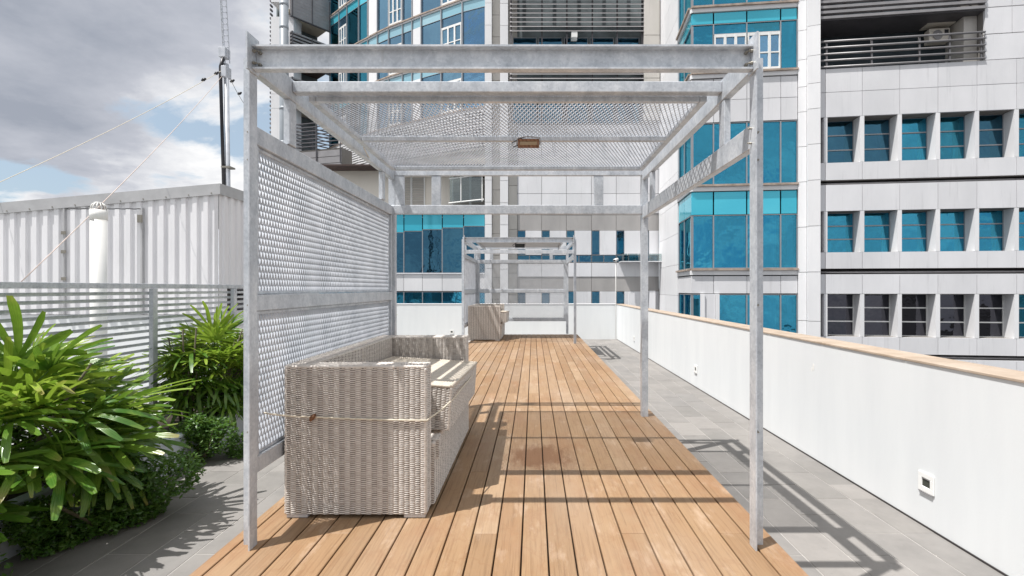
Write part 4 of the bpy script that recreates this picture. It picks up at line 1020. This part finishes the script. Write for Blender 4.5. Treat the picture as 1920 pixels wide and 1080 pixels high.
# ---- wing of deep-set windows at the far right
ww = thing('window_wing', 'grey-white panelled wing with rows of deep-set square windows at the right edge', 'building', (17, 22, BOT))
Wr = Wall((PX(1536, 20.62), 20.62), (PX(1990, 19.43), 19.43)); r_ = Wr.s_; RL = Wr.L
ZR = lambda py: Wr.z(py, 1540)
RD = .58
pit = (r_(1911)-r_(1552))/5.0
s_first = r_(1551.5)
openings = []
k = 0; s = s_first
while s+pit-.15 < RL+.2: openings.append((s, s+pit-.16)); s += pit
wcols = [s_first+pit*i-.08 for i in range(len(openings)+1)]
panel_cols = [0.0]+wcols
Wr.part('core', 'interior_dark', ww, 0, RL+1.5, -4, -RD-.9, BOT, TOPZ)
wrows = [(ZR(630.5), ZR(551), 'black'), (ZR(473), ZR(396.5), 'deep'), (ZR(305.5), ZR(220.5), 'blue')]
solid = [(ZR(662), ZR(630.5)), (ZR(551), ZR(514)), (ZR(504), ZR(473)), (ZR(396.5), ZR(347)), (ZR(338.5), ZR(305.5)), (ZR(220.5), ZR(174)), (ZR(174), ZR(130))]
low = [(ZR(760), ZR(670)), (BOT, ZR(760))]
for z0, z1 in solid+low:
    panels(Wr, ww, panel_cols+([RL+1.2] if panel_cols[-1] < RL else []), [z0, z1], 'panel_white', 0, .10, .018)
    Wr.part('spandrel_core', 'joint', ww, 0, RL+1.2, -RD-.9, -.102, z0, z1)
for a, b in ((670, 662), (514, 504), (347, 338.5)):
    Wr.part('shadow_recess', 'shadow_gap', ww, 0, RL+1.2, -RD-.5, -.35, ZR(a), ZR(b))
    MB().tube([Wr.P(0, -.2, ZR((a+b)/2+1.5)), Wr.P(RL+1, -.2, ZR((a+b)/2+1.5))], .05, 8).build('recess_pipe', 'louvre_grey', ww, True)
for zb, zt, kd in wrows:
    Wr.part('pier', 'panel_white', ww, s_first-.14, s_first-.0, -RD-.3, .0, zb, zt)
    Wr.part('end_recess', 'louvre_dark', ww, .02, s_first-.15, -RD-.3, -.25, zb, zt)
    for i, (s0, s1) in enumerate(openings):
        Wr.part('pier', 'panel_bright', ww, s1+.0, s1+.16, -RD-.3, .0, zb, zt)
        mt = {'black': 'glass_black', 'deep': 'glass_teal', 'blue': 'glass_teal' if i not in (0, 1, 4) else 'glass_deep'}[kd]
        if kd == 'black' and i > 4: mt = 'glass_teal'
        h = zt-zb
        w = glazing(Wr, ww, s0+.005, s1-.005, zb+.01, zt-.01, mt, -RD, None if kd == 'black' else ([(.02, .98, random.choice((.3, .5, .65)))] if random.random() < .7 else None), .04, (zb+h*.34, zb+h*.67))
        if kd == 'black': w.data.materials[0] = M['white_frame']
# upper storey: recessed balcony with railings, louvres above
xe = r_(1846)
Wr.part('panel', 'panel_white', ww, xe+.02, xe+1.75, -.1, 0, ZR(130)+.02, ZR(84)); Wr.part('panel', 'panel_white', ww, xe+1.77, RL+1.2, -.1, 0, ZR(130)+.02, ZR(84))
for a, b in ((82.5, 36), (34.5, -14)):
    Wr.part('panel', 'panel_white', ww, xe+.02, xe+1.0, -.1, 0, ZR(a), ZR(b)); Wr.part('panel', 'panel_white', ww, xe+1.02, RL+1.2, -.1, 0, ZR(a), ZR(b))
Wr.part('spandrel_core', 'joint', ww, xe+.02, RL+1.2, -3, -.102, ZR(130), TOPZ)
Wr.part('back_wall', 'interior_mid', ww, .02, xe, -2.1, -1.95, ZR(130), TOPZ)
Wr.part('side_wall', 'panel_greige', ww, xe-.5, xe, -1.9, -.4, ZR(130), ZR(40))
Wr.part('balcony_floor', 'concrete', ww, 0.02, xe, -1.95, -.12, ZR(130)-.2, ZR(130)+.01)
Wr.part('soffit', 'louvre_dark', ww, 0.02, xe, -1.95, .02, ZR(40), ZR(37))
for i in range(4):
    a = .3+i*1.55; glazing(Wr, ww, a, a+1.5, ZR(130)+.02, ZR(42), 'glass_deep', -1.8, rnd_cur(.6), .05)
for a in (r_(1552), r_(1674)): 
    m = MB(); b = a+1.25; z0, z1 = ZR(128), ZR(68)
    Wr.bx(m, a, a+.07, -1.7, -1.62, z0, z1); Wr.bx(m, b-.07, b, -1.7, -1.62, z0, z1); Wr.bx(m, a+.07, b-.07, -1.7, -1.62, z1-.07, z1); Wr.bx(m, (a+b)/2-.04, (a+b)/2+.04, -1.7, -1.62, z0, z1-.07)
    w = m.build('balcony_door', 'white_frame', ww); Wr.part('pane', 'glass_black', w, a+.07, b-.07, -1.67, -1.66, z0, z1-.07)
for py in (79.5, 91, 103, 115, 127): MB().tube([Wr.P(.02, .03, ZR(py)), Wr.P(xe, .03, ZR(py))], .045, 8).build('rail', 'louvre_grey', ww, True)
for q in (.05, .33, .62, .80, .985): Wr.part('rail_post', 'louvre_grey', ww, xe*q-.03, xe*q+.03, -.08, -.02, ZR(129), ZR(79))
for py in (38, 28, 18.5, 8.5, -1.5, -12, -22): Wr.part('louvre', 'louvre_grey', ww, .02, xe, -.06, .10, ZR(py), ZR(py)+.11)
for q in (.02, .17, .40, .63, .86): Wr.part('louvre_post', 'louvre_grey', ww, xe*q-.04, xe*q+.04, -.16, -.062, ZR(38), TOPZ)
# air conditioner on the balcony wall
au = thing('air_conditioner', 'beige air conditioning unit on brackets inside the upper right balcony', 'air conditioner', Wr.P(r_(1781), -.9, ZR(72)))
a0 = r_(1770)
Wr.bx(MB(), a0, a0+.82, -1.25, -.90, ZR(73), ZR(73)+.58).build('casing', 'cream_wall', au, bevel=.02)
c0 = Wr.P(a0+.33, -.895, ZR(73)+.29)
MB().tube([c0, (c0[0], c0[1]-.02, c0[2])], .21, 20).build('fan_grille', 'louvre_grey', au)
MB().tube([(c0[0], c0[1]-.022, c0[2]), (c0[0], c0[1]-.03, c0[2])], .06, 12).build('fan_hub', 'white_frame', au)
Wr.bx(MB(), a0-.15, a0+.95, -1.3, -.75, ZR(73)+.72, ZR(73)+.78).build('canopy', 'cream_wall', au)
Wr.bx(MB(), a0+.6, a0+.75, -.898, -.88, ZR(73)+.32, ZR(73)+.5).build('label_plate', 'black_plastic', au)
